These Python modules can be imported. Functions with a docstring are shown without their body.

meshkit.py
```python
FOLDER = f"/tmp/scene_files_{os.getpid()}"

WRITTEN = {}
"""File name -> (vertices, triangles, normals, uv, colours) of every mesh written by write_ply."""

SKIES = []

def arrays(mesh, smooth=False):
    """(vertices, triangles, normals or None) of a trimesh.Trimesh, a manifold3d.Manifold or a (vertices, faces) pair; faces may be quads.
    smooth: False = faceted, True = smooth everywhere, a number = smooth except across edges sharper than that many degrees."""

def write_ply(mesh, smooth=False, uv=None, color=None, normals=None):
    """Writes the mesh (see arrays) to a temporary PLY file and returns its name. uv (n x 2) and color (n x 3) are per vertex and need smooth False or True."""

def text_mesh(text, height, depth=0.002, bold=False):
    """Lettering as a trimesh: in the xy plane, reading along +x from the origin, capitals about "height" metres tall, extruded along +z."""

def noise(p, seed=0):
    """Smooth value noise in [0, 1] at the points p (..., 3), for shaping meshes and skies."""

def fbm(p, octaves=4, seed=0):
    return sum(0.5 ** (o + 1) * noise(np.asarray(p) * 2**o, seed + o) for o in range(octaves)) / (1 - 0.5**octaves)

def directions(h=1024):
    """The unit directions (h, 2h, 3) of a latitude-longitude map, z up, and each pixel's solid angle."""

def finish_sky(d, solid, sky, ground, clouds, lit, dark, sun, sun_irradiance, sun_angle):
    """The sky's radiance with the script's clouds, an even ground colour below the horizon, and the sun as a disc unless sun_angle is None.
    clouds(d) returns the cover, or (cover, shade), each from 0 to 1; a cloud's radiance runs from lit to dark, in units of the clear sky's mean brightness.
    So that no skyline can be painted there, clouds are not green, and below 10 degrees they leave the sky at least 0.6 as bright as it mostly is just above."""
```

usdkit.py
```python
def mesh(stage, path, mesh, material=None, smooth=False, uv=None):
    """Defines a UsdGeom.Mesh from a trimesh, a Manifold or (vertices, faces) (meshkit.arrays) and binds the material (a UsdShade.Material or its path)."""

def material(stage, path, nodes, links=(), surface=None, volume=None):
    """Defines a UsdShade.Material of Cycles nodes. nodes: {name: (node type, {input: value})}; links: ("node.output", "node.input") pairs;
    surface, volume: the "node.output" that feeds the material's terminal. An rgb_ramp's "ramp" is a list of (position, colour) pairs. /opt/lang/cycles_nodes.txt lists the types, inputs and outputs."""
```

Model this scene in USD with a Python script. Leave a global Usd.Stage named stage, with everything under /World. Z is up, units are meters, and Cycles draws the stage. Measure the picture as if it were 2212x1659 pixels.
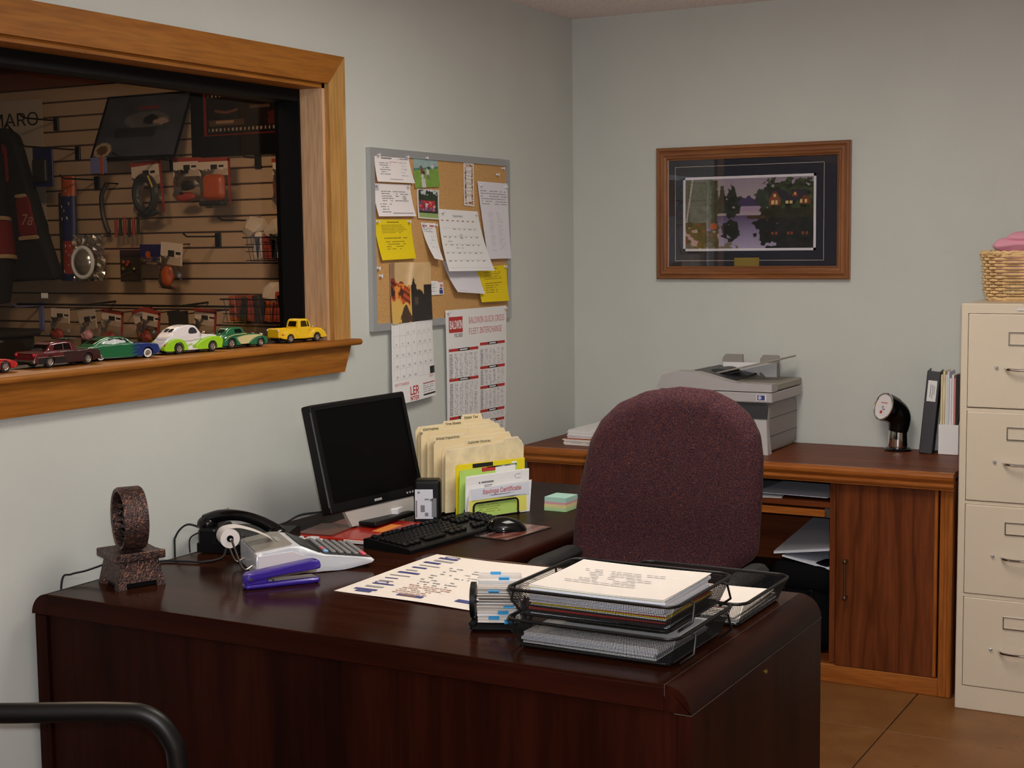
import math, random
import numpy as np, trimesh, manifold3d as m3
from shapely.geometry import Polygon
import usdkit, meshkit
from pxr import Usd, UsdGeom, UsdLux, UsdShade, Gf, Sdf, Vt

stage = Usd.Stage.CreateInMemory()
UsdGeom.SetStageUpAxis(stage, UsdGeom.Tokens.z)
UsdGeom.SetStageMetersPerUnit(stage, 1.0)
UsdGeom.Xform.Define(stage, '/World')
UsdGeom.Scope.Define(stage, '/World/Looks')
random.seed(7); rng = np.random.default_rng(7)
sin, cos, pi = math.sin, math.cos, math.pi

# ---------------------------------------------------------------- camera, lights, exposure
CAM_POS = (2.6785, -5.3643, 1.5226)
CAM_R, CAM_U, CAM_D = (0.8750495, 0.48389472, -0.01158735), (-0.03576914, 0.08851965, 0.99543199), (-0.48270999, 0.8706378, -0.09476757)
FOCAL_PX = 3153.25
cam = UsdGeom.Camera.Define(stage, '/World/camera')
cam.AddTransformOp().Set(Gf.Matrix4d(*CAM_R, 0, *CAM_U, 0, *(-np.array(CAM_D)).tolist(), 0, *CAM_POS, 1))
cam.CreateHorizontalApertureAttr(36.0); cam.CreateVerticalApertureAttr(27.0)
cam.CreateFocalLengthAttr(36.0 * FOCAL_PX / 2212)
cam.CreateClippingRangeAttr(Gf.Vec2f(0.05, 100))
cam.CreateExposureAttr(0.0)

def rect_light(name, pos, size, power, color=(1, 1, 1)):
    l = UsdLux.RectLight.Define(stage, '/World/' + name)
    l.AddTranslateOp().Set(Gf.Vec3d(*pos))
    l.CreateWidthAttr(size[0]); l.CreateHeightAttr(size[1])
    l.CreateIntensityAttr(power); l.CreateColorAttr(Gf.Vec3f(*color))
    return l
LAMP_A, LAMP_B = (1.30, -1.95), (2.75, -4.6)       # the two ceiling lamps of the office
rect_light('lamp_light', (*LAMP_A, 2.399), (0.56, 1.16), 6.2, (1.0, 0.93, 0.82))
rect_light('lamp_light_001', (*LAMP_B, 2.399), (0.56, 1.16), 2.2, (1.0, 0.93, 0.82))
rect_light('lamp_light_002', (-1.3, -1.6, 2.66), (0.5, 0.5), 50.0, (1.0, 0.74, 0.48))   # the dim shop behind the window

fl_ = UsdLux.SphereLight.Define(stage, '/World/camera_flash')      # the small flash of the camera, right above its lens
fl_.AddTranslateOp().Set(Gf.Vec3d(*(np.array(CAM_POS) + np.array(CAM_R) * .035 + np.array(CAM_U) * .055).tolist()))
fl_.CreateRadiusAttr(0.02); fl_.CreateIntensityAttr(9000.0); fl_.CreateColorAttr(Gf.Vec3f(0.95, 0.97, 1.0))

# ---------------------------------------------------------------- helpers
def lin(r, g=None, b=None):
    if g is None:
        r, g, b = (r >> 16) & 255, (r >> 8) & 255, r & 255
    f = lambda c: c / 12.92 if c <= 0.04045 else ((c + 0.055) / 1.055) ** 2.4
    return tuple(f(c / 255) for c in (r, g, b))
COUNT = {}
def numbered(parent, name):
    k = COUNT.get((parent, name), 0); COUNT[(parent, name)] = k + 1
    return f'{parent}/{name}' + (f'_{k:03d}' if k else '')
def tag(path, label=None, cat=None, group=None, kind=None):
    p = stage.GetPrimAtPath(path)
    for k, v in (('label', label), ('category', cat), ('group', group), ('kind', kind)):
        if v: p.SetCustomDataByKey(k, v)
    return path
def thing(name, label, cat, loc=(0, 0, 0), rz=0, group=None, rx=0, ry=0):
    path = numbered('/World', name)
    x = UsdGeom.Xform.Define(stage, path)
    x.AddTranslateOp().Set(Gf.Vec3d(*map(float, loc)))
    if rx or ry: x.AddRotateXYZOp().Set(Gf.Vec3f(rx, ry, rz))
    elif rz: x.AddRotateZOp().Set(float(rz))
    return tag(path, label, cat, group)
def part(parent, name, mesh, mat, smooth=35, label=None, kind=None, color=None):
    path = numbered(parent, name)
    g = usdkit.mesh(stage, path, mesh, '/World/Looks/' + mat, smooth=False if color is not None else smooth)
    if color is not None:
        UsdGeom.PrimvarsAPI(g).CreatePrimvar('paint', Sdf.ValueTypeNames.Color3fArray, 'vertex').Set(Vt.Vec3fArray.FromNumpy(np.asarray(color, np.float32)))
    if label or kind: tag(path, label, None, None, kind)
    return path
def single(name, mesh, mat, label, cat, group=None, smooth=35, kind=None):
    path = part('/World', name, mesh, mat, smooth)
    return tag(path, label, cat, group, kind)
def struct(name, mesh=None, mat=None, smooth=35):
    if mesh is None:
        UsdGeom.Xform.Define(stage, '/World/' + name)
        return tag('/World/' + name, kind='structure')
    return tag(part('/World', name, mesh, mat, smooth), kind='structure')
def copy_thing(src, label, loc, rz=0, group=None):
    name = src.split('/')[-1]
    path = numbered('/World', name)
    x = UsdGeom.Xform.Define(stage, path)
    x.GetPrim().GetReferences().AddInternalReference(src); x.GetPrim().SetInstanceable(True)
    x.ClearXformOpOrder(); x.AddTranslateOp().Set(Gf.Vec3d(*map(float, loc)))
    if rz: x.AddRotateZOp().Set(float(rz))
    return tag(path, label, None, group)

# meshes
cat = trimesh.util.concatenate
def mv(m, x=0, y=0, z=0): m = m.copy(); m.apply_translation((x, y, z)); return m
def rot(m, deg, axis, at=(0, 0, 0)):
    m = m.copy(); m.apply_transform(trimesh.transformations.rotation_matrix(math.radians(deg), axis, at)); return m
rotx = lambda m, d, at=(0, 0, 0): rot(m, d, (1, 0, 0), at)
roty = lambda m, d, at=(0, 0, 0): rot(m, d, (0, 1, 0), at)
rotz = lambda m, d, at=(0, 0, 0): rot(m, d, (0, 0, 1), at)
def sc(m, x, y, z): m = m.copy(); m.apply_scale((x, y, z)); return m
def bx(x0, y0, z0, x1, y1, z1):
    m = trimesh.creation.box((x1 - x0, y1 - y0, z1 - z0)); m.apply_translation(((x0 + x1) / 2, (y0 + y1) / 2, (z0 + z1) / 2)); return m
def hull(pts): return trimesh.Trimesh(*_hull(np.asarray(pts, float)), process=False)
def _hull(p):
    m = m3.Manifold.hull_points(np.asarray(p, np.float32)).to_mesh(); return m.vert_properties[:, :3], m.tri_verts
_CB = {}
def cb(x0, y0, z0, x1, y1, z1, c=0.002):
    """box with chamfered edges"""
    s = (round(x1 - x0, 5), round(y1 - y0, 5), round(z1 - z0, 5), c)
    if s not in _CB:
        a, b, d = s[0] / 2, s[1] / 2, s[2] / 2; c = min(c, a * .9, b * .9, d * .9); P = []
        for i in (-1, 1):
            for j in (-1, 1):
                for k in (-1, 1):
                    P += [(i * (a - c), j * (b - c), k * d), (i * (a - c), j * b, k * (d - c)), (i * a, j * (b - c), k * (d - c))]
        _CB[s] = hull(P)
    return mv(_CB[s], (x0 + x1) / 2, (y0 + y1) / 2, (z0 + z1) / 2)
def rb(x0, y0, z0, x1, y1, z1, r=0.01, seg=12):
    """box with rounded edges"""
    s = m3.Manifold.sphere(r, seg)
    m = m3.Manifold.batch_hull([s.translate((x, y, z)) for x in (x0 + r, x1 - r) for y in (y0 + r, y1 - r) for z in (z0 + r, z1 - r)]).to_mesh()
    return trimesh.Trimesh(m.vert_properties[:, :3], m.tri_verts, process=False)
def cyl(r, h, n=24, r2=None): return lathe([(0, 0), (r, 0), (r if r2 is None else r2, h), (0, h)], n)
def cylx(r, h, n=24): return roty(cyl(r, h, n), 90)
def cyly(r, h, n=24): return rotx(cyl(r, h, n), -90)
def lathe(prof, n=32):
    prof = np.array(prof, float); a = np.linspace(0, 2 * pi, n, endpoint=False); k = len(prof)
    v = np.stack([prof[:, 0][None] * np.cos(a)[:, None], prof[:, 0][None] * np.sin(a)[:, None], np.broadcast_to(prof[:, 1], (n, k))], -1).reshape(-1, 3)
    f = []
    for i in range(n):
        j = (i + 1) % n
        for q in range(k - 1):
            A, B, C, D = i * k + q, j * k + q, j * k + q + 1, i * k + q + 1
            if prof[q, 0] > 1e-9: f.append((A, B, C))
            if prof[q + 1, 0] > 1e-9: f.append((A, C, D))
    m = trimesh.Trimesh(v, f, process=False); m.merge_vertices(); return m
def ext(poly, h):
    p = poly if isinstance(poly, Polygon) else Polygon(poly)
    return trimesh.creation.extrude_polygon(p, h, engine='earcut')
def ext_xz(poly, y0, y1):      # polygon in (x, z), thickness along y
    m = ext(poly, y1 - y0); v = m.vertices
    m.vertices = np.stack([v[:, 0], y1 - v[:, 2], v[:, 1]], -1); return m
def ext_yz(poly, x0, x1):      # polygon in (y, z), thickness along x
    m = ext(poly, x1 - x0); v = m.vertices
    m.vertices = np.stack([x0 + v[:, 2], v[:, 0], v[:, 1]], -1); return m
def rrect(x0, y0, x1, y1, r, n=6):
    P = []
    for cx, cy, a0 in ((x1 - r, y1 - r, 0), (x0 + r, y1 - r, 90), (x0 + r, y0 + r, 180), (x1 - r, y0 + r, 270)):
        for i in range(n + 1):
            a = math.radians(a0 + 90 * i / n); P.append((cx + r * cos(a), cy + r * sin(a)))
    return P
def spline(P, n=8, closed=False):
    P = np.asarray(P, float); k = len(P); out = []
    for i in range(k if closed else k - 1):
        p0, p1, p2, p3 = (P[(i - 1) % k] if closed or i else P[0]), P[i], P[(i + 1) % k], (P[(i + 2) % k] if closed or i + 2 < k else P[-1])
        for t in np.linspace(0, 1, n, endpoint=False):
            out.append(.5 * (2 * p1 + (p2 - p0) * t + (2 * p0 - 5 * p1 + 4 * p2 - p3) * t * t + (3 * p1 - p0 - 3 * p2 + p3) * t ** 3))
    if not closed: out.append(P[-1])
    return np.array(out)
def tube(P, r, n=8, closed=False):
    P = np.asarray(P, float); k = len(P); r = np.broadcast_to(r, k)
    T = np.roll(P, -1, 0) - np.roll(P, 1, 0)
    if not closed: T[0], T[-1] = P[1] - P[0], P[-1] - P[-2]
    T /= np.linalg.norm(T, axis=1, keepdims=True)
    u = np.cross(T[0], (0, 0, 1) if abs(T[0, 2]) < .9 else (1, 0, 0)); V = []
    for i in range(k):
        u = u - T[i] * (u @ T[i]); u /= np.linalg.norm(u); w = np.cross(T[i], u)
        for j in range(n):
            a = 2 * pi * j / n; V.append(P[i] + r[i] * (cos(a) * u + sin(a) * w))
    f = []
    for i in range(k if closed else k - 1):
        for j in range(n):
            a, b, c, d = i * n + j, i * n + (j + 1) % n, ((i + 1) % k) * n + (j + 1) % n, ((i + 1) % k) * n + j
            f += [(a, b, c), (a, c, d)]
    if not closed:
        for base, s in ((0, -1), ((k - 1) * n, 1)):
            for j in range(1, n - 1): f.append((base, base + j, base + j + 1) if s > 0 else (base, base + j + 1, base + j))
    return trimesh.Trimesh(V, f, process=False)
def man(m): return m3.Manifold(m3.Mesh(np.asarray(m.vertices, np.float32), np.asarray(m.faces, np.uint32)))
def tri(m): k = m.to_mesh(); return trimesh.Trimesh(k.vert_properties[:, :3], k.tri_verts, process=False)
def mf(m):
    m = m.copy(); m.merge_vertices(); return man(m)
def cut(a, *bs):
    A = mf(a)
    for b in bs: A = A - mf(b)
    return tri(A)
def meet(a, *bs):
    A = mf(a)
    for b in bs: A = A ^ mf(b)
    return tri(A)
def soft(m, edge, it=6):
    """refine a solid to an edge length and smooth its edges"""
    M = mf(m).refine_to_length(edge); t = tri(M); t.merge_vertices()
    trimesh.smoothing.filter_taubin(t, lamb=.5, nu=.51, iterations=it); return t
def grid(nx, ny, fn):
    u, v = np.meshgrid(np.linspace(0, 1, nx), np.linspace(0, 1, ny)); P = fn(u.ravel(), v.ravel())
    i = np.arange(nx * ny).reshape(ny, nx)
    a, b, c, d = i[:-1, :-1].ravel(), i[:-1, 1:].ravel(), i[1:, 1:].ravel(), i[1:, :-1].ravel()
    return trimesh.Trimesh(P, np.vstack([np.stack([a, b, c], 1), np.stack([a, c, d], 1)]), process=False), u.ravel(), v.ravel()
def sheet(w, h, fn, nx=10, ny=10, t=.0004):
    """a sheet of paper as a thin closed solid: (0..w, 0..h) in its own plane, bent by fn(points)"""
    top, u, v = grid(nx, ny, lambda u, v: np.stack([u * w, v * h, 0 * u], -1))
    k = len(top.vertices); lo = top.vertices - (0, 0, t)
    i = np.arange(k).reshape(ny, nx); rim = np.concatenate([i[0, :-1], i[:-1, -1], i[-1, :0:-1], i[:0:-1, 0]]); nxt = np.roll(rim, -1)
    f = np.vstack([top.faces, top.faces[:, ::-1] + k, np.stack([rim, rim + k, nxt + k], 1), np.stack([rim, nxt + k, nxt], 1)])
    return trimesh.Trimesh(fn(np.vstack([top.vertices, lo])), f, process=False)
def rects(L, fn, off=.0004, sub=3):
    """flat print: small rectangles (x, y, w, h) lying on the sheet bent by fn"""
    V, F = [], []
    for x, y, w, h in L:
        for s in range(sub):
            b = len(V); xa, xb = x + w * s / sub, x + w * (s + 1) / sub
            V += [(xa, y, off), (xb, y, off), (xb, y + h, off), (xa, y + h, off)]; F += [(b, b + 1, b + 2), (b, b + 2, b + 3)]
    return trimesh.Trimesh(fn(np.array(V, float)), F, process=False)
def word(text, h, x, y, fn, off=.0003, w=None, bold=False, slant=0, ang=0):
    """lettering on the sheet, capitals h high, left foot at (x, y); w fixes the width"""
    m = meshkit.text_mesh(text, h, .0003, bold); v = m.vertices.copy()
    v[:, 0] -= v[:, 0].min()
    if w: v[:, 0] *= w / v[:, 0].max()
    v[:, 0] += slant * v[:, 1]
    if ang: v[:, 0], v[:, 1] = v[:, 0] * cos(ang) - v[:, 1] * sin(ang), v[:, 0] * sin(ang) + v[:, 1] * cos(ang)
    m.vertices = fn(v + (x, y, off)); return m
flat = lambda p: np.asarray(p, float)
def text_lines(x0, y0, x1, y1, rows, seed, fill=.6, hh=.35, ragged=.5):
    """rectangles that stand for lines of small print"""
    r = random.Random(seed); L = []; step = (y1 - y0) / rows
    for k in range(rows):
        y = y1 - (k + .7) * step; x = x0; end = x1 - (x1 - x0) * ragged * r.random()
        while x < end:
            w = (x1 - x0) * r.uniform(.03, .12)
            if r.random() < fill: L.append((x, y, min(w, x1 - x), step * hh))
            x += w + (x1 - x0) * .015
    return L
def upright(x, y, z, ang=0):
    """sheet plane (u, v, out) -> standing plane: u along the direction ang, v up, out towards the viewer"""
    a = math.radians(ang); e, n = np.array((cos(a), sin(a), 0)), np.array((sin(a), -cos(a), 0)); o = np.array((x, y, z))
    return lambda p: o + np.asarray(p)[:, :1] * e + np.asarray(p)[:, 1:2] * (0, 0, 1) + np.asarray(p)[:, 2:3] * n

# ---------------------------------------------------------------- materials
def mat(name, color, rough=.5, metal=0, spec=.5, coat=0, noise=None, bump=None, **kw):
    """plain procedural material; noise = (scale, amount) varies its tone, bump = (scale, strength)"""
    n = {'p': ('principled_bsdf', {'base_color': color, 'roughness': rough, 'metallic': metal, 'specular_ior_level': spec, 'coat_weight': coat, **kw})}; L = []
    if noise or bump: n['tc'] = ('texture_coordinate', {})
    if noise:
        c = np.array(color)
        n['n'] = ('noise_texture', {'scale': noise[0], 'detail': 4}); L.append(('tc.object', 'n.vector'))
        n['r'] = ('rgb_ramp', {'ramp': [(.3, tuple(c * (1 - noise[1]))), (.7, tuple(np.minimum(c * (1 + noise[1]), 1)))]}); L += [('n.fac', 'r.fac'), ('r.color', 'p.base_color')]
    if bump:
        n['bn'] = ('noise_texture', {'scale': bump[0], 'detail': 3}); n['b'] = ('bump', {'strength': bump[1], 'distance': .002})
        L += [('tc.object', 'bn.vector'), ('bn.fac', 'b.height'), ('b.normal', 'p.normal')]
    usdkit.material(stage, '/World/Looks/' + name, n, L, surface='p.BSDF')
def wood(name, dark, mid, light, axis, scale=14, rough=.4, coat=0, stretch=.07, spec=.5):
    s = [1.0, 1.0, 1.0]; s['xyz'.index(axis)] = stretch
    n = {'tc': ('texture_coordinate', {}), 'm': ('mapping', {'scale': tuple(s)}), 'n': ('noise_texture', {'scale': scale, 'detail': 5, 'roughness': .6, 'distortion': .6}),
         'f': ('noise_texture', {'scale': scale * 9, 'detail': 2}), 'r': ('rgb_ramp', {'ramp': [(.3, dark), (.48, mid), (.68, light)]}),
         'r2': ('rgb_ramp', {'ramp': [(.35, (.72, .72, .72)), (.6, (1, 1, 1))]}), 'x': ('mix', {'mix_type': 'multiply', 'fac': .8}),
         'p': ('principled_bsdf', {'roughness': rough, 'coat_weight': coat, 'coat_roughness': .12, 'specular_ior_level': spec})}
    usdkit.material(stage, '/World/Looks/' + name, n, [('tc.object', 'm.vector'), ('m.vector', 'n.vector'), ('m.vector', 'f.vector'), ('n.fac', 'r.fac'), ('f.fac', 'r2.fac'),
        ('r.color', 'x.color1'), ('r2.color', 'x.color2'), ('x.color', 'p.base_color')], surface='p.BSDF')
def oak_board(name, dark, mid, light, axis, rough=.45, spec=.22):
    s = [1.0, 1.0, 1.0]; s['xyz'.index(axis)] = .09; bd = {'z': 'x', 'x': 'z', 'y': 'x'}[axis]
    n = {'tc': ('texture_coordinate', {}), 'm': ('mapping', {'scale': tuple(s)}), 'wv': ('wave_texture', {'wave_type': 'bands', 'bands_direction': bd, 'scale': 4.5, 'distortion': 11.0, 'detail': 3.0, 'detail_scale': 1.6, 'detail_roughness': .6}),
         'n': ('noise_texture', {'scale': 90, 'detail': 3}), 'r': ('rgb_ramp', {'ramp': [(.0, dark), (.25, mid), (.75, mid), (1.0, light)]}), 'r2': ('rgb_ramp', {'ramp': [(.35, (.7, .7, .7)), (.6, (1, 1, 1))]}), 'x': ('mix', {'mix_type': 'multiply', 'fac': .8}),
         'p': ('principled_bsdf', {'roughness': rough, 'specular_ior_level': spec})}
    usdkit.material(stage, '/World/Looks/' + name, n, [('tc.object', 'm.vector'), ('m.vector', 'wv.vector'), ('m.vector', 'n.vector'), ('wv.fac', 'r.fac'), ('n.fac', 'r2.fac'), ('r.color', 'x.color1'), ('r2.color', 'x.color2'), ('x.color', 'p.base_color')], surface='p.BSDF')
def painted(name, rough=.5, coat=0, spec=.5):
    usdkit.material(stage, '/World/Looks/' + name, {'a': ('attribute', {'attribute': 'paint'}), 'p': ('principled_bsdf', {'roughness': rough, 'coat_weight': coat, 'specular_ior_level': spec})}, [('a.color', 'p.base_color')], surface='p.BSDF')
def pane(name, tint=(1, 1, 1), ior=1.5, rough=0.0):
    usdkit.material(stage, '/World/Looks/' + name, {'t': ('transparent_bsdf', {'color': tint}), 'g': ('glossy_bsdf', {'color': (1, 1, 1), 'roughness': rough}), 'f': ('fresnel', {'IOR': ior}), 'x': ('mix_closure', {})},
        [('f.fac', 'x.fac'), ('t.BSDF', 'x.closure1'), ('g.BSDF', 'x.closure2')], surface='x.closure')

mat('wall_paint', (.60, .615, .575), .75, spec=.25, noise=(3, .025), bump=(220, .15))
mat('ceiling_paint', (.90, .79, .765), .9, spec=.1, bump=(120, 1.0), noise=(90, .12))
mat('wall_far', (.45, .43, .40), .9)
mat('grout', lin(38, 31, 28), .9, noise=(60, .2))
for i, (a, b) in enumerate((((.17, .065, .016), (.24, .105, .03)), ((.155, .06, .015), (.225, .095, .027)), ((.18, .07, .019), (.25, .11, .034)))):
    usdkit.material(stage, f'/World/Looks/floor_tile_{"abc"[i]}', {'g': ('geometry', {}), 'n': ('noise_texture', {'scale': 5.0, 'detail': 6, 'roughness': .65}), 'k': ('noise_texture', {'scale': 38.0, 'detail': 2}),
        'r': ('rgb_ramp', {'ramp': [(.32, a), (.68, b)]}), 'q': ('rgb_ramp', {'ramp': [(.26, (.35, .3, .26)), (.33, (1, 1, 1))]}), 'x': ('mix', {'mix_type': 'multiply', 'fac': .7}), 'p': ('principled_bsdf', {'roughness': .45})},
        [('g.position', 'n.vector'), ('g.position', 'k.vector'), ('n.fac', 'r.fac'), ('k.fac', 'q.fac'), ('r.color', 'x.color1'), ('q.color', 'x.color2'), ('x.color', 'p.base_color')], surface='p.BSDF')
PINE = ((.26, .082, .008), (.33, .115, .014), (.39, .15, .022))
for ax in 'xy': wood('casing_wood_' + ax, *PINE, ax, 12, .5, .0, spec=.2)
wood('casing_wood_z', (.40, .19, .05), (.48, .25, .072), (.54, .31, .105), 'z', 14, .5, .0, spec=.2)
JMB = ((.50, .29, .15), (.62, .38, .21), (.70, .45, .27))
wood('jamb_wood', *JMB, 'z', 14, .4, .2)
OAK = ((.085, .019, .004), (.145, .033, .007), (.20, .050, .013))
for ax in 'xyz': wood('oak_' + ax, *OAK, ax, 16, .45, 0, spec=.22)
oak_board('oak_door', (.098, .022, .0045), (.15, .036, .008), (.175, .044, .011), 'z')
for ax in 'xyz': wood('oak_edge_' + ax, (.25, .068, .010), (.34, .10, .016), (.42, .14, .028), ax, 16, .38, .1, spec=.25)
MAH = ((.011, .0020, .0010), (.020, .0034, .0016), (.030, .0058, .0026))
for ax in 'xyz': wood('mahogany_' + ax, *MAH, ax, 10, .4, 0, spec=.07)
wood('mahogany_top', (.020, .0050, .0022), (.031, .0080, .0034), (.042, .0120, .0050), 'x', 9, .15, 0, spec=.05)
wood('frame_oak_x', (.16, .05, .013), (.25, .085, .022), (.34, .13, .04), 'x', 18, .35, .4); wood('frame_oak_z', (.16, .05, .013), (.25, .085, .022), (.34, .13, .04), 'z', 18, .35, .4)
mat('black_plastic', (.0045, .0045, .005), .4, spec=.22); mat('black_gloss', (.004, .004, .0045), .12, spec=.4); mat('screen_black', (.0015, .0015, .0018), .4, spec=.12)
mat('black_frame', (.003, .0025, .0025), .6, spec=.15); mat('black_metal', (.006, .0055, .0055), .4, spec=.3); mat('black_fabric', (.004, .004, .005), .9, spec=.08, noise=(400, .5))
mat('rubber', (.008, .008, .008), .7); mat('dark_grey', (.045, .045, .05), .5); mat('key_grey', (.16, .155, .155), .5); mat('key_pink', lin(200, 70, 90), .5); mat('key_blue', lin(120, 165, 205), .5)
mat('silver', (.46, .46, .48), .35, metal=.3); mat('silver_dark', (.34, .31, .27), .35, metal=.35); mat('seam_grey', (.09, .07, .065), .7, spec=.1); mat('binder_grey', (.035, .031, .037), .45); mat('silver_white', (.74, .76, .80), .3, metal=.1); mat('chrome', (.8, .8, .8), .08, metal=1); mat('aluminium', (.50, .51, .53), .35, metal=.6); mat('steel', (.45, .42, .38), .25, metal=1)
mat('bar_silver', (.50, .46, .43), .4, metal=.2)
mat('beige_metal', (.69, .59, .455), .45, noise=(2, .02)); mat('beige_seam', (.22, .17, .12), .7)
mat('cork', (.56, .315, .115), .85, noise=(260, .28))
mat('paper', (.83, .82, .82), .75, spec=.2); mat('paper_warm', (.80, .74, .68), .75, spec=.2); mat('paper_blue', (.70, .73, .82), .7, spec=.2); mat('paper_pink', (.84, .79, .79), .7, spec=.2); mat('yellow_paper', (.82, .62, .012), .7, spec=.2); mat('grey_paper', (.33, .33, .36), .6); mat('paper_lilac', (.76, .74, .80), .7)
mat('manila', (.80, .66, .40), .7, spec=.25, noise=(12, .05)); mat('manila_worn', (.78, .66, .42), .7, spec=.25, noise=(22, .16)); mat('lime_paper', (.48, .70, .16), .6); mat('lemon_paper', (.80, .76, .14), .6); mat('mag_yellow', (.84, .68, .02), .4)
mat('ink', (.03, .03, .035), .7); mat('ink_soft', (.34, .34, .36), .8); mat('ink_grey', (.22, .22, .24), .8); mat('ink_pale', (.52, .50, .52), .8); mat('ink_red', (.50, .035, .03), .7); mat('ink_pink', (.62, .22, .22), .7); mat('ink_blue', (.04, .05, .22), .7); mat('ink_cyan', (.05, .36, .72), .6); mat('ink_olive', (.30, .22, .01), .8); mat('ink_brown', (.28, .10, .04), .7); mat('ink_black', (.012, .012, .012), .6); mat('ink_orange', (.75, .25, .04), .6)
mat('purple', (.045, .02, .30), .3, coat=.3); mat('red_cover', (.40, .018, .008), .3, coat=.3); mat('brown_cover', (.12, .03, .02), .4, coat=.2)
mat('note_mint', (.42, .68, .58), .75); mat('note_pink', (.72, .36, .42), .75); mat('note_yellow', (.76, .68, .32), .75); mat('note_green', (.45, .70, .36), .75)
mat('white_plastic', (.72, .72, .72), .35); mat('label_white', (.70, .73, .80), .5); mat('pin_clear', (.75, .72, .80), .15)
usdkit.material(stage, '/World/Looks/chair_fabric', {'tc': ('texture_coordinate', {}), 'n': ('noise_texture', {'scale': 330, 'detail': 1}), 'k': ('noise_texture', {'scale': 520, 'detail': 0}),
    'r': ('rgb_ramp', {'ramp': [(.35, (.030, .013, .022)), (.5, (.056, .022, .030)), (.62, (.115, .038, .030))]}), 'q': ('rgb_ramp', {'ramp': [(.80, (0, 0, 0)), (.84, (.5, .5, .55))]}), 'x': ('mix', {'mix_type': 'add', 'fac': .6}),
    'b': ('bump', {'strength': .4, 'distance': .001}), 'p': ('principled_bsdf', {'roughness': .9, 'specular_ior_level': .15, 'sheen_weight': .05})},
    [('tc.object', 'n.vector'), ('tc.object', 'k.vector'), ('n.fac', 'r.fac'), ('k.fac', 'q.fac'), ('r.color', 'x.color1'), ('q.color', 'x.color2'), ('x.color', 'p.base_color'), ('n.fac', 'b.height'), ('b.normal', 'p.normal')], surface='p.BSDF')
usdkit.material(stage, '/World/Looks/hammered_bronze', {'tc': ('texture_coordinate', {}), 'v': ('voronoi_texture', {'scale': 210}) , 'n': ('noise_texture', {'scale': 120, 'detail': 3}),
    'r': ('rgb_ramp', {'ramp': [(.35, (.035, .024, .024)), (.52, (.075, .040, .034)), (.68, (.20, .088, .055))]}), 'b': ('bump', {'strength': .8, 'distance': .002}), 'p': ('principled_bsdf', {'roughness': .42, 'metallic': .45})},
    [('tc.object', 'v.vector'), ('tc.object', 'n.vector'), ('n.fac', 'r.fac'), ('r.color', 'p.base_color'), ('v.distance', 'b.height'), ('b.normal', 'p.normal')], surface='p.BSDF')
mat('printer_grey', (.46, .43, .43), .5); mat('printer_top', (.33, .30, .25), .5); mat('printer_dark', (.045, .045, .05), .4); mat('printer_side', (.30, .275, .255), .55)
mat('wicker', (.70, .47, .22), .6, noise=(40, .25)); mat('wicker_dark', (.42, .24, .09), .7); mat('pink_cloth', (.72, .33, .42), .9, spec=.1); mat('brass', (.45, .32, .09), .3, metal=.9); mat('bronze_pull', (.12, .075, .04), .35, metal=.8); mat('gold_plate', (.36, .26, .06), .35, metal=.5)
mat('mat_navy', (.012, .012, .024), .7); mat('line_tan', (.50, .42, .34), .6); mat('mat_white', (.74, .68, .72), .7)
painted('print_matte', .6, spec=.3); painted('print_gloss', .3, .2); painted('car_paint', .22, .6)
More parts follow.
